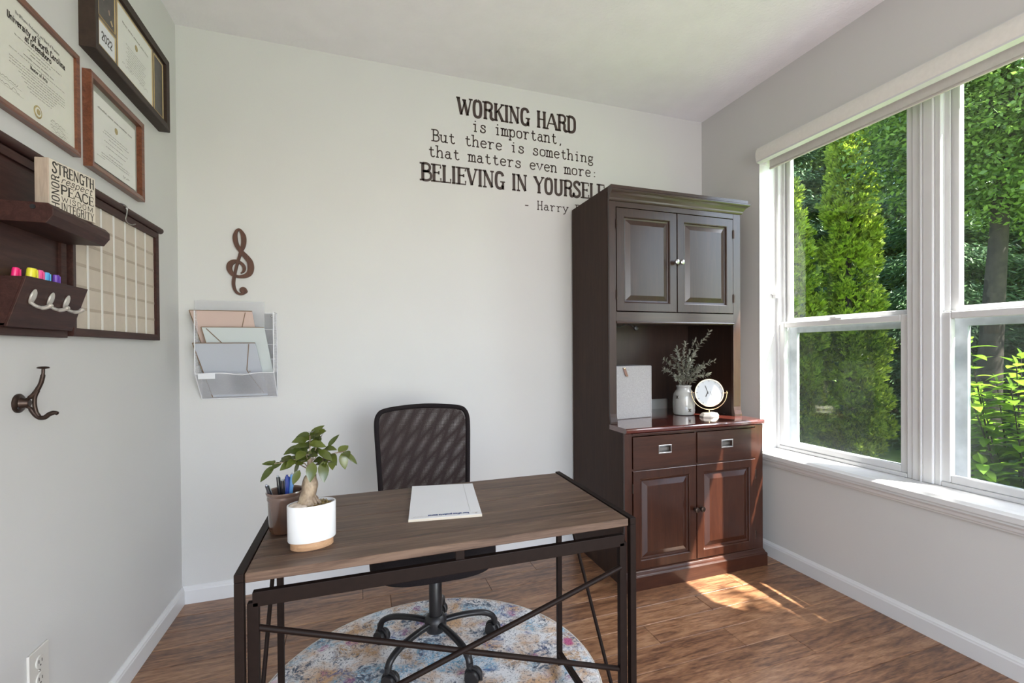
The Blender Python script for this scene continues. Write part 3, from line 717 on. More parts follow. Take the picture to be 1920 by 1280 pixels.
MB().cham(3.112, 3.136, -0.530, -0.503, 1.490, 1.520, 0.004).build('bracket', 'vinyl_white', cg)
MB().lathe([(0.002, -0.012), (0.013, -0.012), (0.015, -0.008), (0.015, 0.008), (0.013, 0.012), (0.002, 0.012)], (3.110, -0.522, 1.522), 18, M=Matrix.Rotation(pi/2, 3, 'X')).build('pulley', 'vinyl_white', cg, smooth=True)

# ------------------------------------------------------------------ lettering on the back wall
let = thing('wall_lettering', 'dark brown vinyl wall quote about working hard, upper right of back wall', 'wall decal', (1.65, 0, 2.03))
PB = lambda u, v: (u, -0.0006, v)
def line(text, u0, v0, h, w, **k):
    write(None, text, u0, v0, h, PB, width=w, each=lambda mb: mb.build('letter', 'vinyl_letter', let), **k)
hd = dict(heavy=.185, med=.15, light=.09, serif=.12, track=.045)
lt = dict(heavy=.115, med=.115, light=.10, serif=.13, mono=.555, cap=1.0)
line('WORKING HARD', 1.336, 2.532, .094, .735, **hd)
line('is important,', 1.418, 2.449, .066, .570, **lt)
line('But there is something', 1.190, 2.362, .062, 1.000, **lt)
line('that matters even more:', 1.168, 2.274, .062, 1.050, **lt)
line('BELIEVING IN YOURSELF', 1.130, 2.139, .092, 1.140, **hd)
line('- Harry P', 1.728, 2.038, .050, .372, **lt)

# ------------------------------------------------------------------ treble clef
cl = thing('treble_clef', 'flat dark brown wooden treble clef hung above the wall file rack', 'wall decor', (0.26, 0, 1.48))
K = [(0.2700, 1.5050), (0.2830, 1.4930), (0.2640, 1.4790), (0.2440, 1.4850), (0.2320, 1.5085), (0.2295, 1.5394), (0.2380, 1.5902), (0.2500, 1.6412), (0.2625, 1.6846), (0.2735, 1.7204), (0.2745, 1.7594), (0.2645, 1.7860), (0.2535, 1.7940), (0.2425, 1.7800), (0.2385, 1.7527), (0.2447, 1.7183), (0.2613, 1.6900), (0.2863, 1.6600), (0.3010, 1.6365), (0.3040, 1.6055), (0.2960, 1.5800), (0.2750, 1.5665), (0.2478, 1.5640), (0.2240, 1.5760), (0.2125, 1.6003), (0.2165, 1.6235), (0.2310, 1.6355), (0.2500, 1.6365), (0.2680, 1.6250), (0.2755, 1.6079), (0.2720, 1.5900), (0.2602, 1.5800)]
Wd = [.010, .012, .011, .012, .013, .014, .012, .012, .014, .020, .021, .014, .010, .014, .020, .020, .020, .024, .026, .027, .024, .018, .013, .018, .023, .024, .020, .015, .014, .014, .010, .004]
pts = catmull(K, 5); ws = [x[0] for x in catmull([(w, 0) for w in Wd], 5)]
m = MB()
n = len(pts); vs = []
for i in range(n):
    a = pts[max(i-1, 0)]; c = pts[min(i+1, n-1)]; dx, dz = c[0]-a[0], c[1]-a[1]; l = math.hypot(dx, dz) or 1; w = ws[i]/2
    nx, nz = -dz/l*w, dx/l*w; yo = -0.0002*(i % 2)
    for y in (-0.012+yo, -0.002):
        vs += [(pts[i][0]+nx, y, pts[i][1]+nz), (pts[i][0]-nx, y, pts[i][1]-nz)]
F = []
for i in range(n-1):
    a, b_ = 4*i, 4*i+4
    F += [(a, a+1, b_+1, b_), (a+2, b_+2, b_+3, a+3), (a, b_, b_+2, a+2), (a+1, a+3, b_+3, b_+1)]
m.add(vs, F)
m.lathe([(0.0155, 0), (0.0155, 0.009), (0.014, 0.0105)], (0.2702, -0.002, 1.4985), 24, M=Matrix.Rotation(pi/2, 3, 'X'))
m.build('scroll', 'clef_wood', cl)

# ------------------------------------------------------------------ wire file rack and the envelopes in it
rk = thing('wall_file_rack', 'white wire mesh wall file rack with three tiers of envelopes', 'file rack', (0.25, 0, 0.97))
X0, X1, ZT, ZL, ZB, DP = 0.092, 0.4145, 1.387, 1.095, 0.971, 0.105
w = 0.0022
m = MB()
for x in (X0, X1):
    m.tube([(x, -0.004, ZB), (x, -0.004, ZT), (x, -DP, ZT), (x, -DP, ZL), (x, -0.006, ZB)], w, 6)
    for i in range(1, 22):                      # side mesh wires
        z = ZL + (ZT-ZL)*i/22; m.rod((x, -0.004, z), (x, -DP, z), 0.0007)
    for i in range(1, 9): m.rod((x, -0.004-DP*i/9, ZL-(0.0), ), (x, -0.004-DP*i/9, ZT), 0.0007)
m.tube([(X0, -0.004, ZT), (X1, -0.004, ZT)], w, 6); m.tube([(X0, -0.006, ZB), (X1, -0.006, ZB)], w, 6)
m.build('frame', 'wire_white', rk)
def meshpanel(P, nu, nv, th=0.0009):
    m = MB()
    for i in range(nu+1):
        a = P(i/nu, 0); c = P(i/nu, 1); m.rod(a, c, th)
    for j in range(nv+1):
        a = P(0, j/nv); c = P(1, j/nv); m.rod(a, c, th)
    return m
meshpanel(lambda u, v: (X0+(X1-X0)*u, -0.004, ZB+(ZT-ZB)*v), 80, 100, 0.0017).build('back_mesh', 'wire_mesh', rk)
for i, z in enumerate((1.305, 1.232, 1.160)):
    m = MB(); m.tube([(X0, -0.045, z), (X1, -0.045, z)], w*0.9, 6); m.build('tier_rail', 'wire_white', rk)
    meshpanel(lambda u, v, z=z: (X0+(X1-X0)*u, -0.045+0.035*(1-v), z-0.05+0.05*v), 80, 18, 0.0011).build('tier_mesh', 'wire_mesh', rk)
# bottom pocket: wavy lip, tapered mesh front
def lip(u): return ZL - 0.012*math.exp(-((u-0.57)/0.16)**2)*1.0 + 0.004*math.sin(u*3.1)
m = MB(); m.tube([(X0+(X1-X0)*u/24, -DP-0.001, lip(u/24)) for u in range(25)], w, 6); m.build('pocket_lip', 'wire_white', rk)
meshpanel(lambda u, v: (X0+(X1-X0)*u, -0.006-(DP-0.006)*v, ZB+(lip(u)-ZB)*v), 90, 36, 0.0013).build('pocket_mesh', 'wire_mesh', rk)
MB().cham(X0+0.012, X0+0.080, -DP-0.003, -DP-0.001, ZL-0.024, ZL+0.002, 0.0008).build('label_holder', 'paper', rk)
m = MB(); m.lathe([(0.006, 0), (0.006, 0.002), (0.004, 0.003)], (0.394, -0.006, 1.372), 12, M=Matrix.Rotation(pi/2, 3, 'X')); m.build('screw', 'nickel', rk)
def envelope(label, mat, tl, tr, bl, br, flap, dot=None, th=0.004):
    """leaning envelope: corner points (x,y,z); flap = two points (u,v) of the fold line on its face"""
    t = thing('envelope', label, 'envelope', tuple((Vector(bl)+Vector(br))/2))
    t['group'] = 'envelopes in the wire file rack'
    A, B_, C_, D_ = (Vector(p) for p in (tl, tr, br, bl)); nrm = (B_-A).cross(D_-A).normalized()
    if nrm.y > 0: nrm = -nrm
    m = MB(); vs = [A, B_, C_, D_, A-nrm*th, B_-nrm*th, C_-nrm*th, D_-nrm*th]
    m.add(vs, [(0, 1, 2, 3), (7, 6, 5, 4), (0, 4, 5, 1), (1, 5, 6, 2), (2, 6, 7, 3), (3, 7, 4, 0)]).build('body', mat, t)
    Q = lambda u, v: (A*(1-u)+B_*u)*(v) + (D_*(1-u)+C_*u)*(1-v) + nrm*0.0008
    r = MB()
    for a, c in (((0, 1), (1, 1)), ((0, 0), (0, 1)), ) + tuple(zip(flap[:-1], flap[1:])): r.rod(Q(*a), Q(*c), 0.0034, 0.002, up=nrm)
    r.build('edge_binding', 'env_rim', t)
    if dot: 
        c = Q(*dot); MB().lathe([(0.004, 0), (0.004, 0.002), (0.002, 0.003)], c, 12, M=Matrix.Rotation(pi/2, 3, 'X')).build('snap', 'nickel', t)
    return t
envelope('pink blush envelope at the back of the wire file rack', 'env_pink', (0.063, -0.072, 1.391), (0.319, -0.072, 1.391), (0.118, -0.03, 1.17), (0.345, -0.03, 1.17), [(0.885, .97), (0.76, .60)])
envelope('pale white envelope in the middle tier of the wire file rack', 'env_white', (0.113, -0.085, 1.313), (0.372, -0.085, 1.313), (0.160, -0.050, 1.090), (0.405, -0.050, 1.090), [(0.07, .97), (0.42, .40)])
envelope('grey blue envelope at the front of the wire file rack', 'env_grey', (0.082, -0.100, 1.238), (0.336, -0.100, 1.238), (0.139, -0.018, 0.980), (0.376, -0.018, 0.980), [(0.89, .98), (0.74, .50), (0.76, .42), (0.93, .05)], dot=(0.785, .47))
sh = MB(); sh.cham(0.068, 0.362, -0.012, -0.010, 1.10, 1.444, 0.0005)
tag(sh.build('plastic_sleeve', 'clear_sheet'), 'clear plastic sleeve standing behind the envelopes in the wire rack', 'sleeve')

# ------------------------------------------------------------------ left wall: framed diplomas
def frame4(mb, y0, y1, z0, z1, fw, x0, x1, lip=0.004):
    """mitred picture frame on the left wall, outer y0..y1, z0..z1, face width fw, from x0 to x1"""
    R = [(y0, z0), (y1, z0), (y1, z1), (y0, z1)]; I = [(y0+fw, z0+fw), (y1-fw, z0+fw), (y1-fw, z1-fw), (y0+fw, z1-fw)]
    O2 = [(y0+lip, z0+lip), (y1-lip, z0+lip), (y1-lip, z1-lip), (y0+lip, z1-lip)]
    vs = [(x0, *p) for p in R] + [(x1-lip*0.6, *p) for p in R] + [(x1, *p) for p in O2] + [(x1-0.003, *p) for p in I] + [(x0, *p) for p in I]
    F = []
    for L_ in range(4):
        for k in range(4):
            F.append((L_*4+k, L_*4+(k+1) % 4, (L_+1)*4+(k+1) % 4, (L_+1)*4+k))
    for k in range(4): F.append((16+k, 16+(k+1) % 4, (k+1) % 4, k))
    mb.add(vs, F)
def PL(x, y0, z0):
    """surface map on the left wall: u runs to the right as seen (towards +y)"""
    return lambda u, v: (x, y0+u, z0+v)
# A: large diploma, cut by the picture edge
d1 = thing('framed_diploma', 'large diploma in thin brown wood frame, nearest of those on the left wall', 'picture frame', (0, -1.08, 1.785))
ya, yb, za, zb = -1.235, -0.865, 1.787, 2.093
m = MB(); frame4(m, ya, yb, za, zb, 0.016, 0.0, 0.021); m.build('frame', 'frame_brown', d1)
MB().box(0.002, 0.011, ya+0.014, yb-0.014, za+0.014, zb-0.014).build('document', 'diploma_paper', d1)
P = PL(0.0116, ya, za); cx = 0.189
m = MB()
write(m, 'The Officers, Professors, and Board of Trustees', cx, 0.254, 0.0080, P, width=None, med=.10, heavy=.16, serif=.1, align='c', slant=.12)
write(m, 'of the', cx, 0.2475, 0.005, P, align='c', med=.12, heavy=.14)
write(m, 'University of North Carolina', cx-0.120, 0.228, 0.016, P, width=0.240, heavy=.22, med=.21, light=.10, serif=.12, track=.03)
write(m, 'at Greensboro', cx-0.056, 0.209, 0.015, P, width=0.110, heavy=.22, med=.21, light=.10, serif=.12, track=.03)
write(m, 'Master of Arts', cx-0.036, 0.147, 0.009, P, width=0.071, heavy=.20, med=.19, light=.1, serif=.12)
m.build('print', 'ink', d1)
m = MB()
greek(m, cx-0.095, cx+0.10, 0.200, 0.006, P, 3); greek(m, cx-0.045, cx+0.05, 0.190, 0.007, P, 4); greek(m, cx-0.035, cx+0.04, 0.181, 0.007, P, 5)
greek(m, cx-0.062, cx+0.062, 0.169, 0.008, P, 6, (5, 9))
greek(m, cx-0.115, cx+0.115, 0.159, 0.005, P, 7)
for i in range(8): greek(m, cx-0.115+0.011*i*(i > 2), cx+0.115-0.009*i*(i > 3), 0.138-0.0075*i, 0.005, P, 20+i)
for i, (u, v) in enumerate(((0.035, 0.073), (0.04, 0.058), (0.235, 0.052), (0.235, 0.040), (0.24, 0.028))):
    squiggle(m, u, v, 0.075, 0.010, P, 60+i, 0.0009); strip(m, [(u, v-0.003), (u+0.085, v-0.003)], 0.0004, P)
m.build('small_print', 'ink_soft', d1)
m = MB(); m.lathe([(0.0165, 0), (0.0165, 0.0008)], (0.0116, ya+cx-0.008, za+0.048), 28, M=Matrix.Rotation(pi/2, 3, 'Y')); m.build('seal', 'seal_gold', d1)
MB().lathe([(0.012, 0), (0.012, 0.0005)], (0.0124, ya+cx-0.008, za+0.048), 28, M=Matrix.Rotation(pi/2, 3, 'Y')).build('seal_ring', 'diploma_paper', d1)
MB().lathe([(0.008, 0), (0.008, 0.0005)], (0.0129, ya+cx-0.008, za+0.048), 8, M=Matrix.Rotation(pi/2, 3, 'Y')).build('seal_emblem', 'seal_gold', d1)

# B: deep dark shadow-box
d2 = thing('shadow_box_frame', 'deep dark brown frame with diploma and graduation photos, nearest the ceiling corner', 'picture frame', (0, -0.5, 2.14))
ya, yb, za, zb = -0.826, -0.208, 2.147, 2.452
m = MB(); frame4(m, ya, yb, za, zb, 0.028, 0.0, 0.042, lip=0.003); m.build('frame', 'frame_black', d2)
yi, yj, zi, zj = ya+0.026, yb-0.026, za+0.026, zb-0.026
MB().box(0.002, 0.028, yi, yj, zi, zj).build('mat_board', 'mat_taupe', d2)
def inset(y0, y1, z0, z1, mat, nm, fillet=0.004):
    m = MB(); frame4(m, y0-fillet, y1+fillet, z0-fillet, z1+fillet, fillet+0.0008, 0.028, 0.0305, lip=0.0008); m.build('fillet', 'gold_fillet', d2)
    MB().box(0.0275, 0.0287, y0, y1, z0, z1).build(nm, mat, d2)
inset(-0.772, -0.668, 2.288, 2.404, 'photo_dark', 'photo')
inset(-0.772, -0.668, 2.192, 2.268, 'paper', 'year_card')
inset(-0.645, -0.360, 2.190, 2.412, 'pale_paper', 'document')
inset(-0.335, -0.252, 2.192, 2.410, 'photo_dark', 'photo')
m = MB(); write(m, '2022', -0.757, 2.215, 0.026, lambda u, v: (0.0290, u, v), width=0.072, heavy=.18, med=.17, serif=0); m.build('print', 'ink', d2)
P = PL(0.0291, -0.645, 2.19); m = MB()
greek(m, 0.035, 0.25, 0.172, 0.013, P, 71, (4, 9))
for i in range(9): greek(m, 0.06+0.008*(i % 3), 0.225-0.009*(i % 3), 0.112-0.0095*i, 0.006, P, 80+i)
squiggle(m, 0.03, 0.03, 0.09, 0.012, P, 90, 0.0009); squiggle(m, 0.17, 0.03, 0.08, 0.012, P, 91, 0.0009)
m.build('small_print', 'ink_soft', d2)
m = MB(); m.lathe([(0.012, 0), (0.012, 0.0006)], (0.0289, -0.50, 2.335), 7, M=Matrix.Rotation(pi/2, 3, 'Y')); m.build('emblem', 'seal_gold', d2)
# figure in the first photo: pale gown trim, face, orange tassel
m = MB(); Pf = lambda u, v: (0.0291, u, v)
m.lathe([(0.010, 0), (0.010, 0.0004)], (0.0290, -0.715, 2.385), 16, M=Matrix.Rotation(pi/2, 3, 'Y')); strip(m, [(-0.735, 2.37), (-0.742, 2.35)], 0.008, Pf); strip(m, [(-0.706, 2.34), (-0.702, 2.325)], 0.006, Pf)
m.build('photo_figure', 'photo_skin', d2)
m = MB(); strip(m, [(-0.694, 2.312), (-0.686, 2.304), (-0.682, 2.30)], 0.010, Pf); m.build('photo_tassel', 'gold_fillet', d2)

# C: small brown frame with floating certificate
d3 = thing('framed_certificate', 'smaller certificate floating on glass in brown wood frame, above the calendar board', 'picture frame', (0, -0.62, 1.78))
ya, yb, za, zb = -0.811, -0.422, 1.782, 2.086
m = MB(); frame4(m, ya, yb, za, zb, 0.018, 0.0, 0.024, lip=0.003); m.build('frame', 'frame_brown', d3)
MB().box(0.0005, 0.0035, ya+0.016, yb-0.016, za+0.016, zb-0.016).build('glass_back', 'float_mat', d3)
MB().box(0.009, 0.0098, -0.770, -0.468, 1.812, 2.040).build('document', 'pale_paper', d3)
P = PL(0.0101, -0.770, 1.812); m = MB()
greek(m, 0.03, 0.272, 0.186, 0.013, P, 101, (5, 9))
for i, (a, c, v) in enumerate(((.07, .235, .128), (.06, .245, .119), (.10, .20, .108), (.07, .235, .094), (.08, .22, .078), (.10, .20, .058), (.05, .25, .046), (.05, .25, .038))): greek(m, a, c, v, 0.006, P, 110+i)
squiggle(m, 0.20, 0.016, 0.055, 0.014, P, 130, 0.0010); greek(m, 0.02, 0.07, 0.03, 0.005, P, 131)
m.build('small_print', 'ink_soft', d3)
MB().lathe([(0.011, 0), (0.011, 0.0006)], (0.0099, -0.617, 1.972), 16, M=Matrix.Rotation(pi/2, 3, 'Y')).build('emblem', 'seal_gold', d3)

# ------------------------------------------------------------------ hanging rail, calendar board, letter organiser
ra = thing('hanging_rail', 'dark wood wall rail with rounded top above the organizer and calendar board', 'rail', (0, -0.8, 1.70))
m = MB(); m.tube([(0.020, -1.60, 1.706), (0.020, -0.268, 1.706)], 0.0125, 16); m.build('round_bar', 'shelf_dark', ra, smooth=True)
MB().cham(0.0, 0.016, -1.60, -0.27, 1.694, 1.712, 0.002).build('back_rail', 'shelf_dark', ra)
hk = thing('s_hook', 'small chrome hook hanging over the dark wall rail', 'hook', (0.02, -0.62, 1.70))
m = MB(); c0 = Vector((0.020, -0.615, 1.706)); pts = []
for i in range(12):
    a = pi*0.95 - i*pi*1.0/11 + 0.1; pts.append((c0.x+0.0155*math.cos(a), c0.y+0.002*math.sin(i), c0.z+0.0155*math.sin(a)))
pts += [(0.0375, -0.615, 1.700), (0.036, -0.616, 1.682), (0.034, -0.618, 1.668), (0.037, -0.612, 1.656), (0.046, -0.602, 1.652), (0.053, -0.592, 1.658)]
m.tube(catmull(pts, 3), 0.0018, 8); m.build('wire', 'nickel', hk, smooth=True)
m = MB(); m.tube([(0.020+0.0155*math.cos(a), -0.607, 1.706+0.0155*math.sin(a)) for a in [pi*1.05-i*pi*1.2/12 for i in range(13)]], 0.0016, 8); m.build('wire', 'nickel', hk, smooth=True)

cb = thing('calendar_board', 'dark framed beige fabric calendar board with white ribbon grid', 'pinboard', (0, -0.56, 1.24))
ya, yb, za, zb = -0.925, -0.288, 1.246, 1.692
m = MB(); frame4(m, ya, yb, za, zb, 0.024, 0.0, 0.022, lip=0.003); m.build('frame', 'shelf_dark', cb)
yi, yj, zi, zj = ya+0.022, yb-0.022, za+0.022, zb-0.022
MB().box(0.001, 0.010, yi, yj, zi, zj).build('panel', 'calendar_fabric', cb)
for i in range(1, 6):
    z = zi + (zj-zi)*(i/6.0)-0.004; MB().box(0.0100, 0.0108, yi, yj, z-0.0045, z+0.0045).build('ribbon_row', 'ribbon_tan', cb)
for i in range(1, 7):
    y = yi + (yj-yi)*i/7.0; MB().box(0.0108, 0.0118, y-0.0055, y+0.0055, zi, zj).build('ribbon_column', 'ribbon_white', cb)

og = thing('letter_organizer', 'dark wood wall organizer with shelf and pen pocket with three hooks', 'organizer', (0, -1.2, 1.24))
ya, yb, za, zb = -1.56, -0.948, 1.240, 1.692
m = MB(); m.box(0.0, 0.010, ya+0.01, yb-0.004, za+0.01, zb-0.002); m.build('back_panel', 'shelf_dark', og)
m = MB(); frame4(m, ya, yb, za, zb, 0.022, 0.0, 0.020, lip=0.003); m.build('frame', 'shelf_dark', og)
SY0, SY1, SX = -1.222, -0.948, 0.120
m = MB(); m.prism([(0.0, 1.557), (SX-0.012, 1.557), (SX, 1.545), (SX, 1.530), (SX-0.010, 1.508), (0.0, 1.508)], 'y', SY0, SY1) if False else None
m = MB()
pr = [(0.012, 1.5565), (SX-0.010, 1.5565), (SX, 1.545), (SX, 1.528), (SX-0.014, 1.508), (0.012, 1.508)]
m.add([(x, y, z) for y in (SY0, SY1) for x, z in pr], [tuple(range(6)), tuple(range(11, 5, -1))] + [(k, 6+k, 6+(k+1) % 6, (k+1) % 6) for k in range(6)])
m.build('shelf', 'shelf_dark', og, bevel=0.0012)
MB().lathe([(0.0058, 0), (0.0055, 0.0012)], (0.082, SY0-0.0002, 1.545), 16, M=Matrix.Rotation(pi/2, 3, 'X')).build('screw_cover', 'black_plastic', og)
# pen pocket: sides and slanted front
py0, py1, zt_, zb_, xt, xb = -1.217, -0.948, 1.380, 1.262, 0.066, 0.028
for y in (py0, py1-0.008):
    m = MB(); m.add([(x, yy_, z) for yy_ in (y, y+0.008) for x, z in ((0.01, zb_), (xb, zb_), (xt, zt_), (0.01, zt_))], [(0, 1, 2, 3), (7, 6, 5, 4), (0, 4, 5, 1), (1, 5, 6, 2), (2, 6, 7, 3), (3, 7, 4, 0)])
    m.build('pocket_side', 'shelf_dark', og, bevel=0.001)
m = MB(); m.add([(x, y, z) for y in (py0-0.0005, py1+0.0005) for x, z in ((xb-0.006, zb_-0.002), (xb+0.001, zb_-0.002), (xt+0.001, zt_+0.001), (xt-0.006, zt_+0.001))], [(0, 1, 2, 3), (7, 6, 5, 4), (0, 4, 5, 1), (1, 5, 6, 2), (2, 6, 7, 3), (3, 7, 4, 0)])
m.build('pocket_front', 'shelf_dark', og, bevel=0.0012)
MB().box(0.01, xb, py0, py1, zb_, zb_+0.006).build('pocket_floor', 'shelf_dark', og)
sl = Vector((xt-xb, 0, zt_-zb_)).normalized(); nf = Vector((sl.z, 0, -sl.x))
for i, y in enumerate((-1.172, -1.100, -1.030)):
    c = Vector((xb, y, zb_)) + sl*0.072 + nf*0.002
    m = MB(); Mx = Matrix((( -sl.x, 0, nf.x), (0, 1, 0), (-sl.z, 0, nf.z)))
    m.lathe([(0.002, 0.0), (0.0125, 0.0), (0.0125, 0.0016), (0.0105, 0.0036), (0.004, 0.0046)], c+sl*0.006, 20, sx=1.55, sy=0.85, M=Mx)
    b0 = c - sl*0.010
    pp = [b0+nf*0.003, b0+nf*0.014-sl*0.004, b0+nf*0.026-sl*0.004, b0+nf*0.036+sl*0.002, b0+nf*0.041+sl*0.011]
    m.tube(catmull([tuple(q) for q in pp], 4), [0.0042]*8+[0.005]*5+[0.0058]*3+[0.003], 12)
    m.build('hook', 'satin_hook', og, smooth=True)
# highlighters and pens in the pocket
for lab, mat, y, z1, r, tx in (('pink', 'hl_pink', -1.195, 1.402, 0.0075, 0.0), ('yellow', 'hl_yellow', -1.136, 1.410, 0.0105, 0), ('rose pink', 'hl_rose', -1.105, 1.410, 0.0080, 0), ('light blue', 'hl_blue', -1.078, 1.408, 0.0078, 0.0), ('purple', 'hl_purple', -1.036, 1.408, 0.0080, 0.15)):
    t = thing('highlighter', lab + ' highlighter in the dark wall pen pocket' + {'pink': ', furthest left of the row', 'rose pink': ', between the yellow and light blue ones', 'purple': ', nearest its right end'}.get(lab, ''), 'highlighter', (0.04, y, 1.27), 'highlighters in the wall pen pocket')
    x = 0.036; M3 = Matrix.Rotation(tx, 3, 'X') @ Matrix.Rotation(0.11, 3, 'Y')
    MB().lathe([(r*0.8, -0.135), (r*0.95, -0.03)], (x, y, z1), 14, M=M3).build('barrel', mat, t, smooth=True)
    MB().lathe([(r, -0.045), (r*1.04, -0.02), (r*1.0, -0.004), (r*0.85, 0), (r*0.3, 0.0008)], (x, y, z1), 14, sx=0.9, sy=1.0, M=M3).build('cap', mat, t, smooth=True)
    MB().cham(x+r*0.9, x+r*0.9+0.002, y-0.0022, y+0.0022, z1-0.040, z1-0.004, 0.0006).build('clip', mat, t)

# wooden word block on the organiser shelf
wb = thing('word_block', 'cream wooden block printed with inspirational words on the dark wall shelf', 'sign', (0.09, -1.1, 1.557))
a0 = Vector((0.088, -1.172, 1.5572)); du = Vector((0.029, 0.150, 0)).normalized(); dn = Vector((du.y, -du.x, 0))
BW, BH, BT = 0.153, 0.124, 0.031
Mb = Matrix(((du.x, -dn.x, 0, a0.x), (du.y, -dn.y, 0, a0.y), (0, 0, 1, a0.z), (0, 0, 0, 1)))
MB().cham(0, BW, 0, BT, 0, BH, 0.0012, M=Mb).build('block', 'block_side', wb)
fp = lambda u, v, e=0.0012: tuple(a0 + du*u + Vector((0, 0, v)) + dn*e)
m = MB(); m.add([fp(0.001, 0.001, 0.0007), fp(BW-0.001, 0.001, 0.0007), fp(BW-0.001, BH-0.001, 0.0007), fp(0.001, BH-0.001, 0.0007)], [(0, 1, 2, 3)]); m.build('printed_face', 'cream_block', wb)
m = MB(); k_ = dict(serif=.05, track=.05)
write(m, 'STRENGTH', 0.010, 0.092, 0.026, fp, width=0.138, heavy=.16, med=.13, light=.10, **k_)
write(m, 'respect', 0.034, 0.073, 0.019, fp, width=0.106, heavy=.11, med=.11, slant=.25, serif=0)
write(m, 'PEACE', 0.034, 0.045, 0.023, fp, width=0.112, heavy=.22, med=.16, light=.08, serif=.08, track=.04)
write(m, 'WISDOM', 0.036, 0.027, 0.013, fp, width=0.108, heavy=.13, med=.13, light=.13, serif=0, track=.08)
write(m, 'INTEGRITY', 0.036, 0.003, 0.020, fp, width=0.110, heavy=.12, med=.12, light=.08, serif=.05, track=.07)
fr = lambda u, v: fp(0.030-v, u)
write(m, 'HONOR', 0.004, 0.0, 0.022, fr, width=0.082, heavy=.14, med=.13, light=.10, **k_)
m.build('print', 'ink', wb)

# bronze double coat hook
ch = thing('coat_hook', 'dark bronze double coat hook screwed to the left wall', 'hook', (0, -1.125, 1.06))
MB().lathe([(0.024, 0.0), (0.024, 0.004), (0.021, 0.007), (0.015, 0.008), (0.013, 0.012), (0.010, 0.022), (0.008, 0.024)], (0.0, -1.128, 1.071), 28, M=Matrix.Rotation(pi/2, 3, 'Y')).build('rosette', 'bronze', ch, smooth=True)
MB().lathe([(0.0035, 0.0), (0.003, 0.0015)], (0.0075, -1.140, 1.060), 10, M=Matrix.Rotation(pi/2, 3, 'Y')).build('screw', 'black_plastic', ch)
Y = -1.128
m = MB()
def hkp(l): return catmull([(x, Y, z) for x, z in l], 5)
a = hkp([(0.014, 1.078), (0.022, 1.083), (0.034, 1.096), (0.045, 1.118), (0.050, 1.140), (0.051, 1.156)]); m.tube(a, [0.004]*6+[0.0055]*8+[0.005]*7+[0.0035]*(len(a)-21), 10)
a = hkp([(0.014, 1.064), (0.024, 1.058), (0.031, 1.045), (0.040, 1.034), (0.052, 1.033), (0.062, 1.041), (0.072, 1.044), (0.080, 1.041)]); m.tube(a, [0.004]*6+[0.0052]*10+[0.0058]*14+[0.005]*(len(a)-31)+[0.002], 10)
a = hkp([(0.040, 1.102), (0.034, 1.086), (0.033, 1.066), (0.036, 1.048), (0.041, 1.037)]); m.tube(a, 0.0045, 10)
m.lathe([(0.003, -0.003), (0.0115, -0.001), (0.0125, 0.001), (0.010, 0.003), (0.004, 0.004)], (0.051, Y, 1.159), 20)
m.build('double_hook', 'bronze', ch, smooth=True)

# outlet
ot = thing('wall_outlet', 'white duplex wall outlet low on the left wall', 'outlet', (0, -1.071, 0.30))
MB().cham(0, 0.006, -1.112, -1.030, 0.300, 0.420, 0.003).build('cover_plate', 'outlet_plate', ot)
for z in (0.384, 0.338):
    o = MB().lathe([(0.0165, 0), (0.0165, 0.002), (0.015, 0.003)], (0.0055, -1.071, z), 24, M=Matrix.Rotation(pi/2, 3, 'Y')).build('receptacle', 'outlet_plate', ot)
    m = MB()
    m.box(0.0080, 0.0090, -1.079, -1.077, z-0.002, z+0.007); m.box(0.0080, 0.0090, -1.066, -1.064, z-0.002, z+0.006)
    m.lathe([(0.0022, 0), (0.0022, 0.001)], (0.0080, -1.071, z-0.009), 10, M=Matrix.Rotation(pi/2, 3, 'Y')); m.build('slot', 'outlet_slot', o)
MB().lathe([(0.003, 0), (0.0025, 0.0015)], (0.006, -1.071, 0.361), 12, M=Matrix.Rotation(pi/2, 3, 'Y')).build('screw', 'nickel', ot)

# ------------------------------------------------------------------ hutch cabinet
hc = thing('hutch_cabinet', 'tall dark espresso wood hutch cabinet with raised panel doors beside the window', 'cabinet', (2.46, -0.33, 0))
CX0, CX1 = 2.036, 2.900; YB = -0.018; YU = -0.458; YL = -0.622; ZC0, ZC1 = 0.776, 0.802
# side panels with the curved step from deep base to shallow hutch
def side(x0, x1):
    pr = [(YB, 0.0), (YL+0.0, 0.0), (YL, ZC0), (YU-0.004, ZC0)]
    pr = [(YB, 0.0), (YL, 0.0), (YL, ZC0), (YU-0.012, ZC0), (YU-0.012, ZC1+0.010), (YU-0.006, ZC1+0.030), (YU, ZC1+0.055), (YU, 2.020), (YB, 2.020)]
    return MB().prism(pr, 'x', x0, x1)
side(CX0, CX0+0.018).build('side_panel', 'espresso_side', hc)
side(CX1-0.018, CX1).build('side_panel', 'espresso', hc)
m = MB(); m.box(CX0+0.018, CX1-0.018, YB-0.006, YB, 0.868, 2.02); m.box(2.72, CX1-0.018, YB-0.006, YB, 0.80, 0.868); m.box(CX0+0.018, CX1-0.018, YB-0.006, YB, 0.05, 0.776)
m.build('back_panel', 'espresso', hc)
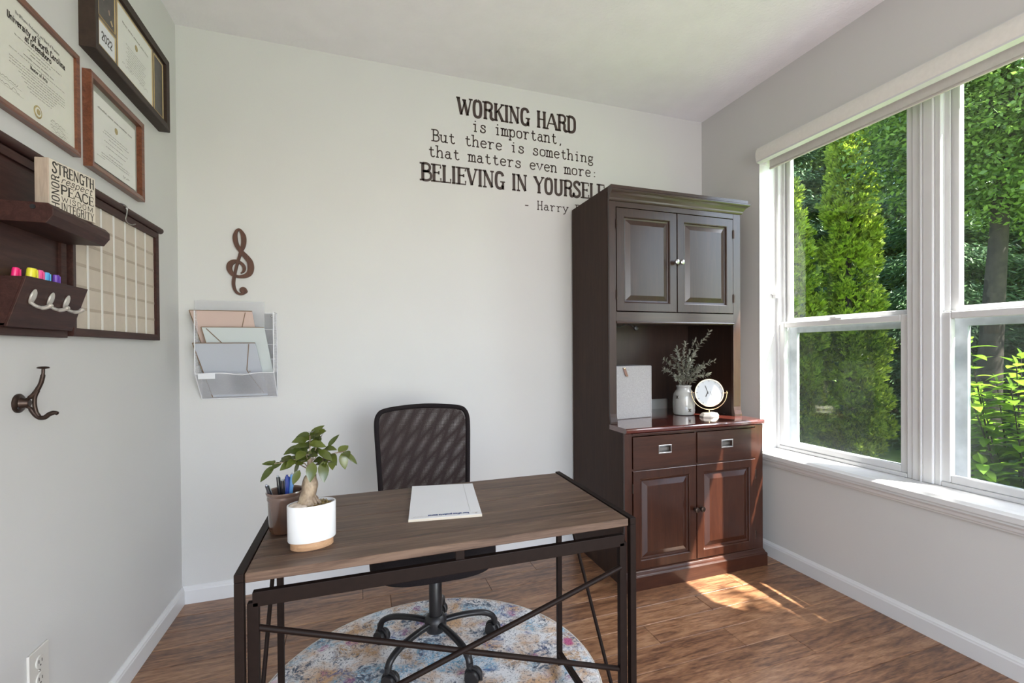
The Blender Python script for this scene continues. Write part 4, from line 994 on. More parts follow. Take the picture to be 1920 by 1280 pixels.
# upper face frame
FR = dict(bevel=0.0012)
YF = YU-0.018
def stile_curve(xa, xb):
    m = MB(); pr = [(YU, 1.99), (YF, 1.99), (YF, ZC1+0.055), (YF-0.003, ZC1+0.035), (YF-0.010, ZC1+0.012), (YF-0.010, ZC1), (YU, ZC1)]
    m.prism(pr, 'x', xa, xb); return m
stile_curve(CX0+0.002, 2.078).build('hutch_stile', 'espresso', hc, **FR)
stile_curve(2.848, CX1).build('hutch_stile', 'espresso', hc, **FR)
MB().box(2.078, 2.848, YF, YU, 1.945, 1.99).build('hutch_rail', 'espresso_h', hc, **FR)
m = MB(); m.prism([(YU+0.01, 1.393), (YF, 1.393), (YF, 1.345), (YF-0.006, 1.343), (YF-0.008, 1.338), (YF-0.006, 1.332), (YU+0.01, 1.332)], 'x', 2.078, 2.848); m.build('hutch_rail', 'espresso_h', hc)
MB().box(CX0+0.018, CX1-0.018, YB-0.006, YU+0.01, 1.345, 1.365).build('hutch_floor', 'espresso_h', hc)
# crown: stepped cove moulding along the front, short overhang at the window side
cp = [(YF, 1.972), (YF-0.006, 1.974), (YF-0.010, 1.980), (YF-0.011, 1.988), (YF-0.014, 1.992), (YF-0.022, 2.004), (YF-0.032, 2.012), (YF-0.036, 2.014), (YF-0.040, 2.020), (YF-0.040, 2.026), (YF-0.034, 2.030), (YF-0.030, 2.032), (YF-0.030, 2.048), (YF+0.012, 2.048), (YF+0.012, 1.972)]
m = MB(); n = len(cp); vs = []
for (xend, sgn) in ((CX0+0.0005, 0.10), (CX1, 1.0)):
    for y, z in cp:
        out = max(0, YF-y); vs.append((xend + (out*sgn if sgn == 1.0 else -out*sgn), y, z))
F = [tuple(range(n))[::-1], tuple(range(n, 2*n))] + [(k, (k+1) % n, n+(k+1) % n, n+k) for k in range(n)]
m.add(vs, F); m.build('crown_moulding', 'espresso_h', hc)
MB().box(CX0, CX1, YF+0.012, YB, 2.020, 2.048).build('top_board', 'espresso_side', hc)
def raised_door(x0, x1, z0, z1, yf, fw, mat, path=None, th=0.020):
    """frame-and-raised-panel door facing -y"""
    rings = [(0.0, 0.0, th), (0.0, 0.0, 0.0015), (0.0015, 0.0015, 0.0), (fw-0.007, fw-0.007, 0.0), (fw-0.003, fw-0.003, 0.003), (fw, fw, 0.010), (fw+0.008, fw+0.008, 0.0115), (fw+0.034, fw+0.034, 0.002), (fw+0.037, fw+0.037, 0.002)]
    vs = []; F = []
    for ix, iz, d in rings:
        for x, z in ((x0+ix, z0+iz), (x1-ix, z0+iz), (x1-ix, z1-iz), (x0+ix, z1-iz)): vs.append((x, yf+d, z))
    for r in range(len(rings)-1):
        for k in range(4): F.append((r*4+k, r*4+(k+1) % 4, (r+1)*4+(k+1) % 4, (r+1)*4+k))
    e = (len(rings)-1)*4; F.append((e, e+1, e+2, e+3)); F.append((3, 2, 1, 0))
    return MB().add(vs, F)
def knob(x, y, z, par, mat, s=1.0):
    MB().lathe([(0.006*s, 0), (0.005*s, 0.008*s), (0.0062*s, 0.012*s), (0.0125*s, 0.016*s), (0.0145*s, 0.021*s), (0.0125*s, 0.027*s), (0.007*s, 0.0295*s)], (x, y, z), 20, M=Matrix.Rotation(pi/2, 3, 'X')).build('knob', mat, par, smooth=True)
def hinge(x, y, z, par):
    m = MB(); m.tube([(x, y-0.004, z-0.024), (x, y-0.004, z+0.024)], 0.0042, 10); m.box(x-0.001, x+0.012, y-0.0012, y+0.001, z-0.022, z+0.022); m.build('hinge', 'bronze', par)
d = raised_door(2.081, 2.457, 1.398, 1.941, YF-0.002, 0.050, 0).build('door', 'espresso', hc); knob(2.443, YF-0.002, 1.671, d, 'nickel'); hinge(2.0795, YF, 1.855, d); hinge(2.0795, YF, 1.484, d)
d = raised_door(2.462, 2.845, 1.398, 1.941, YF-0.002, 0.050, 0).build('door', 'espresso', hc); knob(2.478, YF-0.002, 1.671, d, 'nickel'); hinge(2.8465, YF, 1.855, d); hinge(2.8465, YF, 1.484, d)
# counter with eased front edge
m = MB(); pr = [(YB, ZC1), (-0.632, ZC1), (-0.639, ZC1-0.003), (-0.643, ZC1-0.009), (-0.641, ZC0+0.006), (-0.634, ZC0), (YB, ZC0)]
m.prism(pr, 'x', 2.0362, 2.908); m.build('countertop', 'counter_red', hc, bevel=0.001)
# base face frame
YG = YL-0.014
R2 = dict(bevel=0.0012)
def bstile(xa, xb): return MB().box(xa, xb, YG, YL, 0.088, ZC0)
bstile(CX0-0.008, 2.070).build('base_stile', 'mahogany_red', hc, **R2); bstile(2.846, CX1).build('base_stile', 'mahogany_red', hc, **R2)
MB().box(2.070, 2.846, YG+0.002, YL, 0.762, ZC0).build('base_rail', 'mahogany_red_h', hc, **R2)
MB().box(2.070, 2.846, YG-0.004, YL, 0.769, ZC0).build('cove_moulding', 'mahogany_red_h', hc, **R2)
MB().box(2.070, 2.846, YG+0.002, YL, 0.588, 0.602).build('base_rail', 'mahogany_red_h', hc, **R2)
MB().box(2.446, 2.457, YG+0.001, YL, 0.600, 0.766).build('base_stile', 'mahogany_red', hc, **R2)
MB().box(2.070, 2.846, YG+0.002, YL, 0.085, 0.102).build('base_rail', 'mahogany_red_h', hc, **R2)
for xa, xb in ((2.073, 2.445), (2.458, 2.843)):
    cx = (xa+xb)/2+ (0.0 if xa < 2.2 else 0.0); cz = 0.688
    m = MB(); yd = YG-0.006
    hx, hz = 0.033, 0.016
    # drawer front with a recess cut for the pull
    xs = [xa, cx-hx, cx+hx, xb]; zs = [0.600, cz-hz, cz+hz, 0.759]
    for i in range(3):
        for j in range(3):
            if i == 1 and j == 1: continue
            m.box(xs[i], xs[i+1], yd, YL, zs[j], zs[j+1])
    dr = m.build('drawer', 'mahogany_red_h', hc)
    m = MB()
    fw = 0.006
    for (a, b_, c, e) in ((cx-hx-fw, cx+hx+fw, cz+hz, cz+hz+fw), (cx-hx-fw, cx+hx+fw, cz-hz-fw, cz-hz), (cx-hx-fw, cx-hx, cz-hz, cz+hz), (cx+hx, cx+hx+fw, cz-hz, cz+hz)): m.cham(a, b_, yd-0.0025, yd+0.002, c, e, 0.001)
    m.build('recessed_pull', 'nickel', dr)
    m = MB(); m.add([(cx-hx, yd, cz+hz), (cx+hx, yd, cz+hz), (cx+hx, yd+0.012, cz+hz*0.4), (cx-hx, yd+0.012, cz+hz*0.4), (cx-hx, yd+0.013, cz-hz*0.5), (cx+hx, yd+0.013, cz-hz*0.5), (cx+hx, yd, cz-hz), (cx-hx, yd, cz-hz)], [(0, 1, 2, 3), (3, 2, 5, 4), (4, 5, 6, 7)])
    m.build('pull_cup', 'nickel', dr)
d = raised_door(2.073, 2.450, 0.100, 0.590, YG-0.006, 0.047, 0).build('door', 'mahogany_red', hc); knob(2.437, YG-0.006, 0.363, d, 'bronze'); hinge(2.0715, YG, 0.505, d); hinge(2.0715, YG, 0.175, d)
d = raised_door(2.455, 2.843, 0.100, 0.590, YG-0.006, 0.047, 0).build('door', 'mahogany_red', hc); knob(2.474, YG-0.006, 0.363, d, 'bronze'); hinge(2.8445, YG, 0.505, d); hinge(2.8445, YG, 0.175, d)
# plinth with ogee top, mitred round the window side
pp = [(YL, 0.0), (-0.656, 0.0), (-0.656, 0.066), (-0.652, 0.071), (-0.648, 0.073), (-0.645, 0.080), (-0.641, 0.086), (-0.639, 0.088), (-0.638, 0.093), (YL, 0.095)]
m = MB(); n = len(pp); vs = []
for xe, s_ in ((CX0-0.010, -0.15), (CX1-0.015, 1.0)):
    for y, z in pp: vs.append((xe + max(0, YL-y)*s_*0.8, y, z))
m.add(vs, [tuple(range(n))[::-1], tuple(range(n, 2*n))] + [(k, (k+1) % n, n+(k+1) % n, n+k) for k in range(n)])
m.build('plinth', 'mahogany_red_h', hc)
m = MB(); m.prism([(CX1-0.001, 0.0), (CX1+0.012, 0.0), (CX1+0.012, 0.066), (CX1+0.004, 0.078), (CX1+0.001, 0.093), (CX1-0.001, 0.093)], 'y', -0.63, YB); m.build('plinth_return', 'mahogany_red', hc)
MB().box(CX0+0.018, CX1-0.018, YL, YB-0.006, 0.085, 0.100).build('base_floor', 'mahogany_red_h', hc)

pc = thing('power_cord', 'black cord with round end dangling under the hutch upper cabinet', 'cable', (2.26, -0.37, 1.30))
m = MB(); m.tube(catmull([(2.085, -0.40, 1.330), (2.12, -0.40, 1.318), (2.155, -0.39, 1.320), (2.185, -0.385, 1.336)], 5), 0.003, 8); m.tube(catmull([(2.20, -0.385, 1.338), (2.222, -0.385, 1.328), (2.245, -0.38, 1.316)], 5), 0.004, 8)
m.build('cord', 'black_plastic', pc, smooth=True)
MB().lathe([(0.004, 0), (0.012, 0.001), (0.0135, 0.006), (0.012, 0.012), (0.004, 0.014)], (2.256, -0.374, 1.312), 16, M=Matrix.Rotation(pi/2, 3, 'X')).build('plug', 'black_plastic', pc, smooth=True)

# linen file box
lb = thing('linen_box', 'grey linen magazine box with leather pull tab on the hutch counter', 'storage box', (2.25, -0.25, ZC1))
A = Vector((2.128, -0.352)); B_ = Vector((2.395, -0.322)); dd = (B_-A).normalized(); Mx = Matrix(((dd.x, -dd.y, 0, A.x), (dd.y, dd.x, 0, A.y), (0, 0, 1, ZC1+0.0005), (0, 0, 0, 1)))
Lb = (B_-A).length
MB().cham(0, Lb, 0, 0.16, 0, 0.298, 0.003, M=Mx).build('box', 'linen_box', lb)
m = MB()
for x in (0.004, Lb-0.004): m.cham(x-0.003, x+0.003, -0.0012, 0.001, 0.002, 0.296, 0.0005, M=Mx)
m.build('edge_binding', 'linen_box', lb)
m = MB(); pts = [(0.072, -0.003, 0.288), (0.078, -0.0045, 0.270), (0.085, -0.005, 0.250), (0.092, -0.004, 0.240)]
for x, y, z in pts: pass
P = [[tuple(Mx @ Vector((x-0.009, y, z))), tuple(Mx @ Vector((x+0.009, y, z)))] for x, y, z in pts]
m.grid(P); m.build('pull_tab', 'leather_tab', lb, solid=0.002)
MB().lathe([(0.0045, 0), (0.0045, 0.002), (0.002, 0.003)], Mx @ Vector((0.075, -0.004, 0.284)), 12, M=Matrix.Rotation(pi/2, 3, 'X')).build('rivet', 'brass', lb)

# ceramic vase with faux greenery
vc = (2.632, -0.305, ZC1)
va = thing('ceramic_vase', 'grey glazed ceramic jar with small black x marks, in the hutch beside the clock', 'vase', vc)
pf = [(0.052, 0.0005), (0.060, 0.004), (0.0635, 0.015), (0.0645, 0.06), (0.064, 0.100), (0.060, 0.125), (0.050, 0.143), (0.043, 0.150), (0.0415, 0.155), (0.0415, 0.162), (0.043, 0.165), (0.045, 0.169), (0.045, 0.175), (0.042, 0.177), (0.036, 0.176), (0.034, 0.160), (0.034, 0.14)]
MB().lathe(pf, vc, 48, capt=False).build('jar', 'ceramic_grey', va, smooth=True)
MB().lathe([(0.034, 0.0)], vc, 8) if False else None
m = MB()
for az, z in ((-163, 0.108), (-97, 0.032)):
    a = math.radians(az); c = Vector((vc[0]+0.0648*math.cos(a), vc[1]+0.0648*math.sin(a), vc[2]+z)); t = Vector((-math.sin(a), math.cos(a), 0)); nn = Vector((math.cos(a), math.sin(a), 0))
    for s1, s2 in ((1, 1), (1, -1)):
        e = t*0.007*s1 + Vector((0, 0, 0.009*s2)); m.rod(c-e+nn*0.0002, c+e+nn*0.0002, 0.0042, 0.0012, up=nn)
m.build('x_mark', 'ink', va)
gr = thing('faux_greenery', 'dusty sage faux olive stems standing in the grey ceramic jar', 'plant', (vc[0], vc[1], vc[2]+0.16))
rg = random.Random(5); ms = MB(); mleaf = MB()
stems = [((2.80, -0.33, 1.295), 0.0), ((2.545, -0.36, 1.19), 0), ((2.475, -0.34, 1.125), 0), ((2.50, -0.30, 1.075), 0), ((2.67, -0.27, 1.22), 0), ((2.72, -0.30, 1.17), 0), ((2.83, -0.33, 1.120), 0), ((2.80, -0.27, 1.075), 0), ((2.60, -0.25, 1.15), 0), ((2.76, -0.36, 1.04), 0), ((2.53, -0.37, 1.03), 0), ((2.735, -0.28, 1.245), 0), ((2.64, -0.36, 1.12), 0), ((2.70, -0.36, 1.08), 0)]
for (tx, ty, tz), _ in stems:
    b0 = Vector((vc[0]+rg.uniform(-.012, .012), vc[1]+rg.uniform(-.012, .012), vc[2]+0.145)); T = Vector((tx, ty, tz)); mid = b0.lerp(T, 0.45) + Vector((rg.uniform(-.01, .01), rg.uniform(-.01, .01), 0.035))
    mid.x = mid.x*0.6 + b0.x*0.4 if T.z > 1.1 else mid.x
    path = [Vector(p) for p in catmull([tuple(b0), tuple(mid), tuple(T)], 9)]
    ms.tube(path, [0.0020]*(len(path)-6)+[0.0012]*6, 5)
    L = len(path)
    for i in range(4, L):
        dr = (path[min(i+1, L-1)]-path[i-1]).normalized()
        for s_ in (1, -1, 1):
            a = rg.uniform(0, 2*pi); o = dr.orthogonal().normalized(); o = o*math.cos(a) + dr.cross(o)*math.sin(a)
            dv = (dr*0.55 + o*0.75); leafmesh(mleaf, path[i]+dr*rg.uniform(-.006, .006), dv, dr, rg.uniform(.020, .032), rg.uniform(.0085, .012), fold=.2, droop=rg.uniform(-.2, .35), n=4)
    leafmesh(mleaf, path[-1], dr, o, 0.026, 0.010, n=4)
ms.build('stem', 'sage_stem', gr); lf = mleaf.build('foliage', 'sage_leaf', gr, smooth=True, kind='stuff')

# swivel desk clock
kc = Vector((2.708, -0.435, 0.940)); KR = 0.081
ck = thing('desk_clock', 'round desk clock on gold swivel stand with white stone base in the hutch', 'clock', (kc.x, kc.y, ZC1))
fa = Vector((-0.50, -0.83, 0.10)).normalized()       # facing
rt = Vector((0, 0, 1)).cross(fa).normalized(); upv = fa.cross(rt).normalized()
Mk = Matrix(((rt.x, upv.x, fa.x), (rt.y, upv.y, fa.y), (rt.z, upv.z, fa.z)))
MB().lathe([(KR*0.90, -0.014), (KR*0.98, -0.012), (KR, -0.004), (KR, 0.006), (KR*0.97, 0.009), (KR*0.92, 0.009), (KR*0.90, 0.002)], kc, 48, M=Mk, capt=False).build('case', 'brass', ck, smooth=True)
MB().lathe([(KR*0.905, 0.0005), (KR*0.905, 0.0025)], kc, 48, M=Mk).build('dial', 'clock_face', ck)
m = MB(); PK = lambda u, v: tuple(kc + rt*u + upv*v + fa*0.0036)
for ang, l, w_ in ((-140, 0.030, 0.0048), (-28, 0.046, 0.0034), (152, 0.062, 0.0016)):
    a = math.radians(ang); strip(m, [(-math.sin(a)*0.01*-1, -math.cos(a)*0.008), (math.sin(a)*l, math.cos(a)*l)], w_, PK)
m.build('hand', 'ink', ck)
m = MB()
for i in range(12):
    a = 2*pi*i/12; strip(m, [(math.sin(a)*0.064, math.cos(a)*0.064), (math.sin(a)*0.071, math.cos(a)*0.071)], 0.0022, PK)
m.build('hour_mark', 'ink_soft', ck)
m = MB(); m.tube([tuple(kc + Vector((math.cos(a), math.sin(a)*-0.25, 0))*0 + rt*math.cos(a)*(KR+0.016) + Vector((0, 0, 1))*math.sin(a)*(KR+0.016)) for a in [pi*1.0-0.12 + (pi+0.24)*i/28 for i in range(29)]], 0.0028, 10)
for s_ in (1, -1): m.tube([tuple(kc+rt*s_*(KR-0.002)), tuple(kc+rt*s_*(KR+0.018))], 0.0026, 8); m.lathe([(0.004, -0.003), (0.0048, 0), (0.004, 0.003)], kc+rt*s_*(KR+0.018), 10)
m.tube([(kc.x, kc.y, kc.z-KR-0.016), (kc.x, kc.y, ZC1+0.018)], 0.0036, 10); m.lathe([(0.0055, 0), (0.0055, 0.004)], (kc.x, kc.y, kc.z-KR-0.022), 12)
m.build('swivel_stand', 'brass', ck, smooth=True)
MB().lathe([(0.066, 0.0), (0.068, 0.002), (0.068, 0.009), (0.056, 0.020), (0.054, 0.021)], (kc.x, kc.y, ZC1+0.0003), 8, sy=0.72, M=Matrix.Rotation(math.radians(22.5), 3, 'Z')).build('base', 'white_stone', ck, bevel=0.0008)

# ------------------------------------------------------------------ folding writing desk
dk = thing('writing_desk', 'rustic brown plank top desk with black metal folding frame', 'desk', (1.04, -1.30, 0))
ZD = 0.735; LX0, LX1, DY0, DY1 = 0.580, 1.494, -1.556, -1.040
seams = [DY1, -1.161, -1.268, -1.375, -1.482, DY0]
for a, b_ in zip(seams[:-1], seams[1:]):
    MB().cham(LX0, LX1, b_+0.0007, a-0.0007, ZD-0.020, ZD, 0.0016).build('tabletop_board', 'desk_wood', dk)
def sq(name, a, b_, w, h=None, **k): return MB().rod(a, b_, w, h, **k).build(name, 'iron', dk, bevel=0.0015)
s = 0.018
for xs in (LX0-0.010, LX1+0.012):
    sq('side_rail', (xs, DY0-0.004, ZD-0.007), (xs, DY1+0.012, ZD-0.007), s)
    sq('leg', (xs, DY0+0.005, 0.0), (xs, DY0+0.005, ZD-0.016), s)
    sq('leg', (xs, DY1+0.003, 0.0115), (xs, DY1+0.003, ZD-0.016), s)
    sq('foot_rail', (xs, DY0+0.012, 0.052), (xs, DY1-0.004, 0.052), s)
    MB().tube([(xs, DY1-0.020, ZD-0.03), (xs, DY0+0.020, 0.060)], 0.0055, 10).build('side_brace', 'iron', dk, smooth=True)
# hinged front gate: top rail, two uprights and crossing rods
yg = DY0+0.016
sq('gate_rail', (0.592, yg, 0.674), (1.486, yg, 0.674), 0.016, 0.032)
sq('gate_upright', (0.593, yg, 0.03), (0.593, yg, 0.668), 0.022, 0.016)
sq('gate_upright', (1.482, yg, 0.03), (1.482, yg, 0.668), 0.022, 0.016)
sq('gate_rail', (0.592, yg, 0.045), (1.486, yg, 0.045), 0.016, 0.024)
MB().tube([(0.600, yg+0.002, 0.610), (1.474, yg+0.002, 0.318)], 0.0068, 12).build('cross_rod', 'iron', dk, smooth=True)
MB().tube([(1.474, yg-0.007, 0.602), (0.600, yg-0.007, 0.335)], 0.0068, 12).build('cross_rod', 'iron', dk, smooth=True)
MB().cham(1.023, 1.045, yg-0.004, yg+0.004, 0.688, 0.716, 0.001).build('latch_bracket', 'iron', dk)
sq('under_rail', (LX0, DY1-0.02, ZD-0.030), (LX1, DY1-0.02, ZD-0.030), 0.014, 0.018)
for xs in (0.587, 1.488):
    MB().tube([(xs, yg-0.002, 0.50), (xs, yg-0.002, 0.53)], 0.006, 8).build('hinge', 'iron', dk)

# notepad
npd = thing('notepad', 'white ruled notepad lying upside down on the desk top', 'notepad', (1.046, -1.22, ZD))
C = [(0.969, -1.052), (1.166, -1.090), (1.124, -1.398), (0.928, -1.372)]
m = MB(); m.prism([C[3], C[2], C[1], C[0]], 'z', ZD+0.0005, ZD+0.0075); m.build('pages', 'paper', npd, bevel=0.0005)
c0 = Vector((*C[3], 0)); ux = (Vector((*C[2], 0))-c0); uy = (Vector((*C[0], 0))-c0); Lx, Ly = ux.length, uy.length; ux.normalize(); uy.normalize()
PN = lambda u, v: tuple(c0 + ux*(Lx-u) + uy*(Ly-v) + Vector((0, 0, ZD+0.0079)))
m = MB(); write(m, 'Your office products source', 0.034, Ly-0.024, 0.0125, PN, width=0.112, med=.19, heavy=.24, light=.12, serif=0); m.build('print', 'blue_ink', npd)
m = MB(); greek(m, 0.145, 0.188, Ly-0.016, 0.004, PN, 7); greek(m, 0.145, 0.19, Ly-0.010, 0.003, PN, 8); greek(m, 0.008, 0.028, Ly-0.020, 0.003, PN, 9); strip(m, [(0.012, Ly-0.012), (0.018, Ly-0.012)], 0.004, PN)
strip(m, [(0.030, 0.004), (0.030, Ly-0.03)], 0.0005, PN); m.build('small_print', 'ink_soft', npd)
m = MB(); m.prism([(C[3][0]-0.0003, C[3][1]-0.0003), (C[2][0]+0.0003, C[2][1]-0.0003), (C[2][0], C[2][1]+0.001), (C[3][0], C[3][1]+0.001)], 'z', ZD+0.0003, ZD+0.0070); m.build('glued_edge', 'cream_block', npd)

# brown glazed pen cup and pens
cc = (0.625, -1.318, ZD+0.0003)
cup = thing('pen_cup', 'brown glazed ceramic cup holding pens on the left end of desk', 'cup', cc)
MB().lathe([(0.030, 0.0), (0.036, 0.002), (0.0372, 0.006), (0.0385, 0.012), (0.0405, 0.082), (0.0425, 0.086), (0.0415, 0.094), (0.0440, 0.098), (0.0450, 0.102), (0.0435, 0.105), (0.0395, 0.103), (0.0375, 0.085), (0.035, 0.010), (0.002, 0.008)], cc, 40, capt=False).build('cup_body', 'brown_glaze', cup, smooth=True)
def pen(label, mat, dx, dy, lean, ln, tipmat, r=0.0045):
    base = Vector((cc[0]+dx*0.4, cc[1]+dy*0.4, cc[2]+0.012)); top = Vector((cc[0]+dx+lean[0], cc[1]+dy+lean[1], cc[2]+ln))
    t = thing('pen', label, 'pen', tuple(base), 'pens in the brown cup'); ax = (top-base).normalized()
    MB().tube([base, base.lerp(top, .80)], r, 12).build('barrel', mat, t, smooth=True)
    MB().tube([base.lerp(top, .80), base.lerp(top, .97)], [r*1.03, r*0.9], 12).build('cap', mat, t, smooth=True)
    MB().tube([base.lerp(top, .965), top], r*0.5, 8).build('clicker', tipmat, t)
    sd = ax.orthogonal().normalized(); MB().rod(base.lerp(top, .72)+sd*r*1.25, base.lerp(top, .95)+sd*r*1.25, 0.0022, 0.0014, up=sd).build('clip', tipmat, t)
pen('clear silver tipped pen leaning furthest left in brown cup', 'pen_black', -0.022, -0.012, (-0.018, -0.008), 0.128, 'pen_silver')
pen('black pen with dark clip second from left in brown cup', 'pen_black', -0.014, 0.004, (-0.004, 0.002), 0.142, 'pen_silver')
pen('short black pen in the middle of the brown cup', 'pen_black', -0.004, -0.010, (0.000, -0.004), 0.136, 'pen_silver')
pen('plain black pen at the back of the brown cup', 'pen_black', -0.002, 0.008, (0.000, 0.004), 0.130, 'pen_black')
pen('dark blue pen, left of the light blue pen in brown cup', 'pen_blue', 0.006, -0.004, (-0.001, 0.0), 0.144, 'pen_blue', 0.0055)
pen('light blue pen with white tip, rightmost in brown cup', 'pen_cyan', 0.014, 0.000, (0.003, 0.0), 0.147, 'pen_silver', 0.005)

# oval white planter with ginseng ficus
pcn = (0.699, -1.448, ZD+0.0003); OV = dict(sx=1.0, sy=0.66); RZ = Matrix.Rotation(math.radians(10), 3, 'Z')
pl = thing('potted_ficus', 'small ginseng ficus bonsai in oval white pot with wooden foot', 'plant', pcn)
MB().lathe([(0.046, 0.0), (0.047, 0.001), (0.047, 0.018), (0.044, 0.019)], pcn, 48, M=RZ, **OV).build('pot_foot', 'pot_wood', pl, smooth=True)
MB().lathe([(0.044, 0.017), (0.0515, 0.0185), (0.0525, 0.021), (0.0530, 0.101), (0.0525, 0.103), (0.0495, 0.1025), (0.0485, 0.088)], pcn, 56, M=RZ, capt=False, **OV).build('pot', 'pot_white', pl, smooth=True)
rg = random.Random(3); m = MB(); P = []
for i in range(15):
    row = []
    for j in range(15):
        u = (i/14*2-1); v = (j/14*2-1); l = max(abs(u), abs(v)); rr = math.hypot(u, v) or 1; u, v = u*l/rr, v*l/rr
        q = RZ @ Vector((u*0.0487, v*0.0487*0.66, 0)); row.append((pcn[0]+q.x, pcn[1]+q.y, pcn[2]+0.092+rg.uniform(0, .004)+0.008*(1-l)))
    P.append(row)
m.grid(P); m.build('soil', 'soil', pl)
m = MB()
for i in range(150):
    a = rg.uniform(0, 2*pi); r = rg.uniform(0.3, 0.93); q = RZ @ Vector((math.cos(a)*r*0.048, math.sin(a)*r*0.031, 0))
    if q.x < -0.012: continue
    b0 = Vector((pcn[0]+q.x, pcn[1]+q.y, pcn[2]+0.097)); e = Vector((rg.uniform(-1, 1), rg.uniform(-1, 1), rg.uniform(-.1, .5))).normalized()*rg.uniform(.006, .014)
    m.tube([b0, b0+e*0.5+Vector((0, 0, .002)), b0+e], 0.0006, 4)
m.build('moss', 'moss', pl, kind='stuff')
for i, (a, r, sz) in enumerate(((175, .80, .010), (200, .72, .009), (150, .82, .008), (218, .88, .008), (190, .52, .007), (232, .70, .007))):
    a = math.radians(a); q = RZ @ Vector((math.cos(a)*r*0.046, math.sin(a)*r*0.030, 0)); prr = [(sz*math.sin(pi*t/6)+0.0003, -sz*0.6*math.cos(pi*t/6)) for t in range(7)]
    MB().lathe(prr, (pcn[0]+q.x, pcn[1]+q.y, pcn[2]+0.100), 10, sx=1.2, sy=0.9).build('pebble', 'stone_pebble', pl, smooth=True)
tb = Vector((pcn[0]-0.006, pcn[1]+0.004, pcn[2]+0.094)); m = MB()
tp = [tb+Vector((0, 0, -0.004)), tb+Vector((-0.004, 0, 0.016)), tb+Vector((0.0, 0, 0.034)), tb+Vector((0.002, 0, 0.050)), tb+Vector((0.003, 0, 0.064)), tb+Vector((0.006, 0, 0.078)), tb+Vector((0.003, 0, 0.100)), tb+Vector((0.0, 0, 0.125))]
rr = [0.022, 0.0185, 0.0165, 0.0180, 0.0150, 0.0095, 0.0065, 0.003]
cp_ = [Vector(p) for p in catmull([tuple(p) for p in tp], 5)]; cr_ = [x[0] for x in catmull([(r, 0) for r in rr], 5)]
m.tube(cp_, cr_, 18)
for a, l in ((200, .034), (235, .026), (270, .022), (310, .026), (345, .030), (165, .032), (60, .026), (110, .024), (255, .03)):
    a = math.radians(a); dv = Vector((math.cos(a), math.sin(a)*0.7, 0))
    m.tube(catmull([tuple(tb+dv*0.008+Vector((0, 0, .026))), tuple(tb+dv*0.018+Vector((0, 0, .014))), tuple(tb+dv*l+Vector((0, 0, -.001)))], 4), [0.0062]*4+[0.0045]*3+[0.0028]*2, 8)
m.build('trunk', 'ficus_bark', pl, smooth=True)
mb_ = MB(); top = tb+Vector((0.003, 0, 0.085))
ends = [((-0.075, -0.004, 0.032), 3), ((0.078, 0.004, 0.048), 3), ((0.050, -0.018, 0.030), 3), ((-0.038, -0.014, 0.040), 3), ((0.0, 0.0, 0.092), 4), ((0.022, 0.006, 0.078), 3), ((-0.022, 0.008, 0.070), 3), ((0.030, 0.016, 0.055), 3), ((-0.012, -0.02, 0.055), 3)]
lfm = MB()
for (ex, ey, ez), nl in ends:
    E = top + Vector((ex, ey, ez-0.010)); path = catmull([tuple(top), tuple(top.lerp(E, .5)+Vector((0, 0, .012))), tuple(E)], 5); mb_.tube(path, 0.0013, 6)
    dr = (E-top).normalized()
    for k in range(nl+2):
        t = 0.35+0.65*k/(nl+1); b0 = Vector(path[min(len(path)-1, int(t*(len(path)-1)))])
        a = rg.uniform(-1.0, 1.0); o = Vector((-dr.y, dr.x, 0)); o = o.normalized() if o.length > .1 else Vector((1, 0, 0))
        dv = dr*0.5 + o*(1 if k % 2 else -1)*rg.uniform(.5, 1.1) + Vector((rg.uniform(-.4, .4), rg.uniform(-.6, .3), rg.uniform(-.55, .25)))
        leafmesh(lfm, b0, dv, (rg.uniform(-.3, .3), -0.7, .9), rg.uniform(.026, .040), rg.uniform(.016, .022), fold=.10, droop=rg.uniform(.1, .5), n=6)
for (bx, by, bz, dx, dy, dz, L, wd) in ((-.075, -.004, .018, -.8, -.2, -.8, .045, .017), (-.072, 0, .022, -1, 0, .15, .030, .013), (.078, 0, .035, 1, -.2, -.9, .040, .014), (.070, 0, .035, .25, -.3, -1, .040, .021), (.04, -.01, .055, .6, 0, .75, .036, .012), (.03, -.03, .025, .1, -.6, -1, .048, .024), (.008, -.03, .025, -.1, -.6, -1, .045, .024), (-.02, -.025, .008, -.5, -.4, -1, .034, .017), (0, -.02, .068, .9, -.4, -.1, .040, .02), (0, 0, .088, .8, -.2, .3, .034, .016), (0, 0, .088, -.9, -.2, -.2, .034, .016), (.0, 0, .090, .2, -.9, .3, .032, .018), (-.005, -.01, .075, -.7, -.6, .1, .036, .02), (.01, 0, .08, .5, -.5, .4, .036, .02), (-.02, -.01, .06, -.9, -.2, -.3, .038, .018), (.02, -.02, .05, .8, -.5, -.5, .040, .02), (-.01, -.02, .05, -.3, -.8, -.2, .036, .022), (.0, .01, .07, .3, .3, .5, .034, .018)):
    leafmesh(lfm, top+Vector((bx, by, bz)), (dx, dy, dz), (0.1, -0.8, .8), L, wd, fold=.1, droop=.2, n=6)
mb_.build('branch', 'ficus_bark', pl); lfm.build('foliage', 'ficus_leaf', pl, smooth=True, kind='stuff')

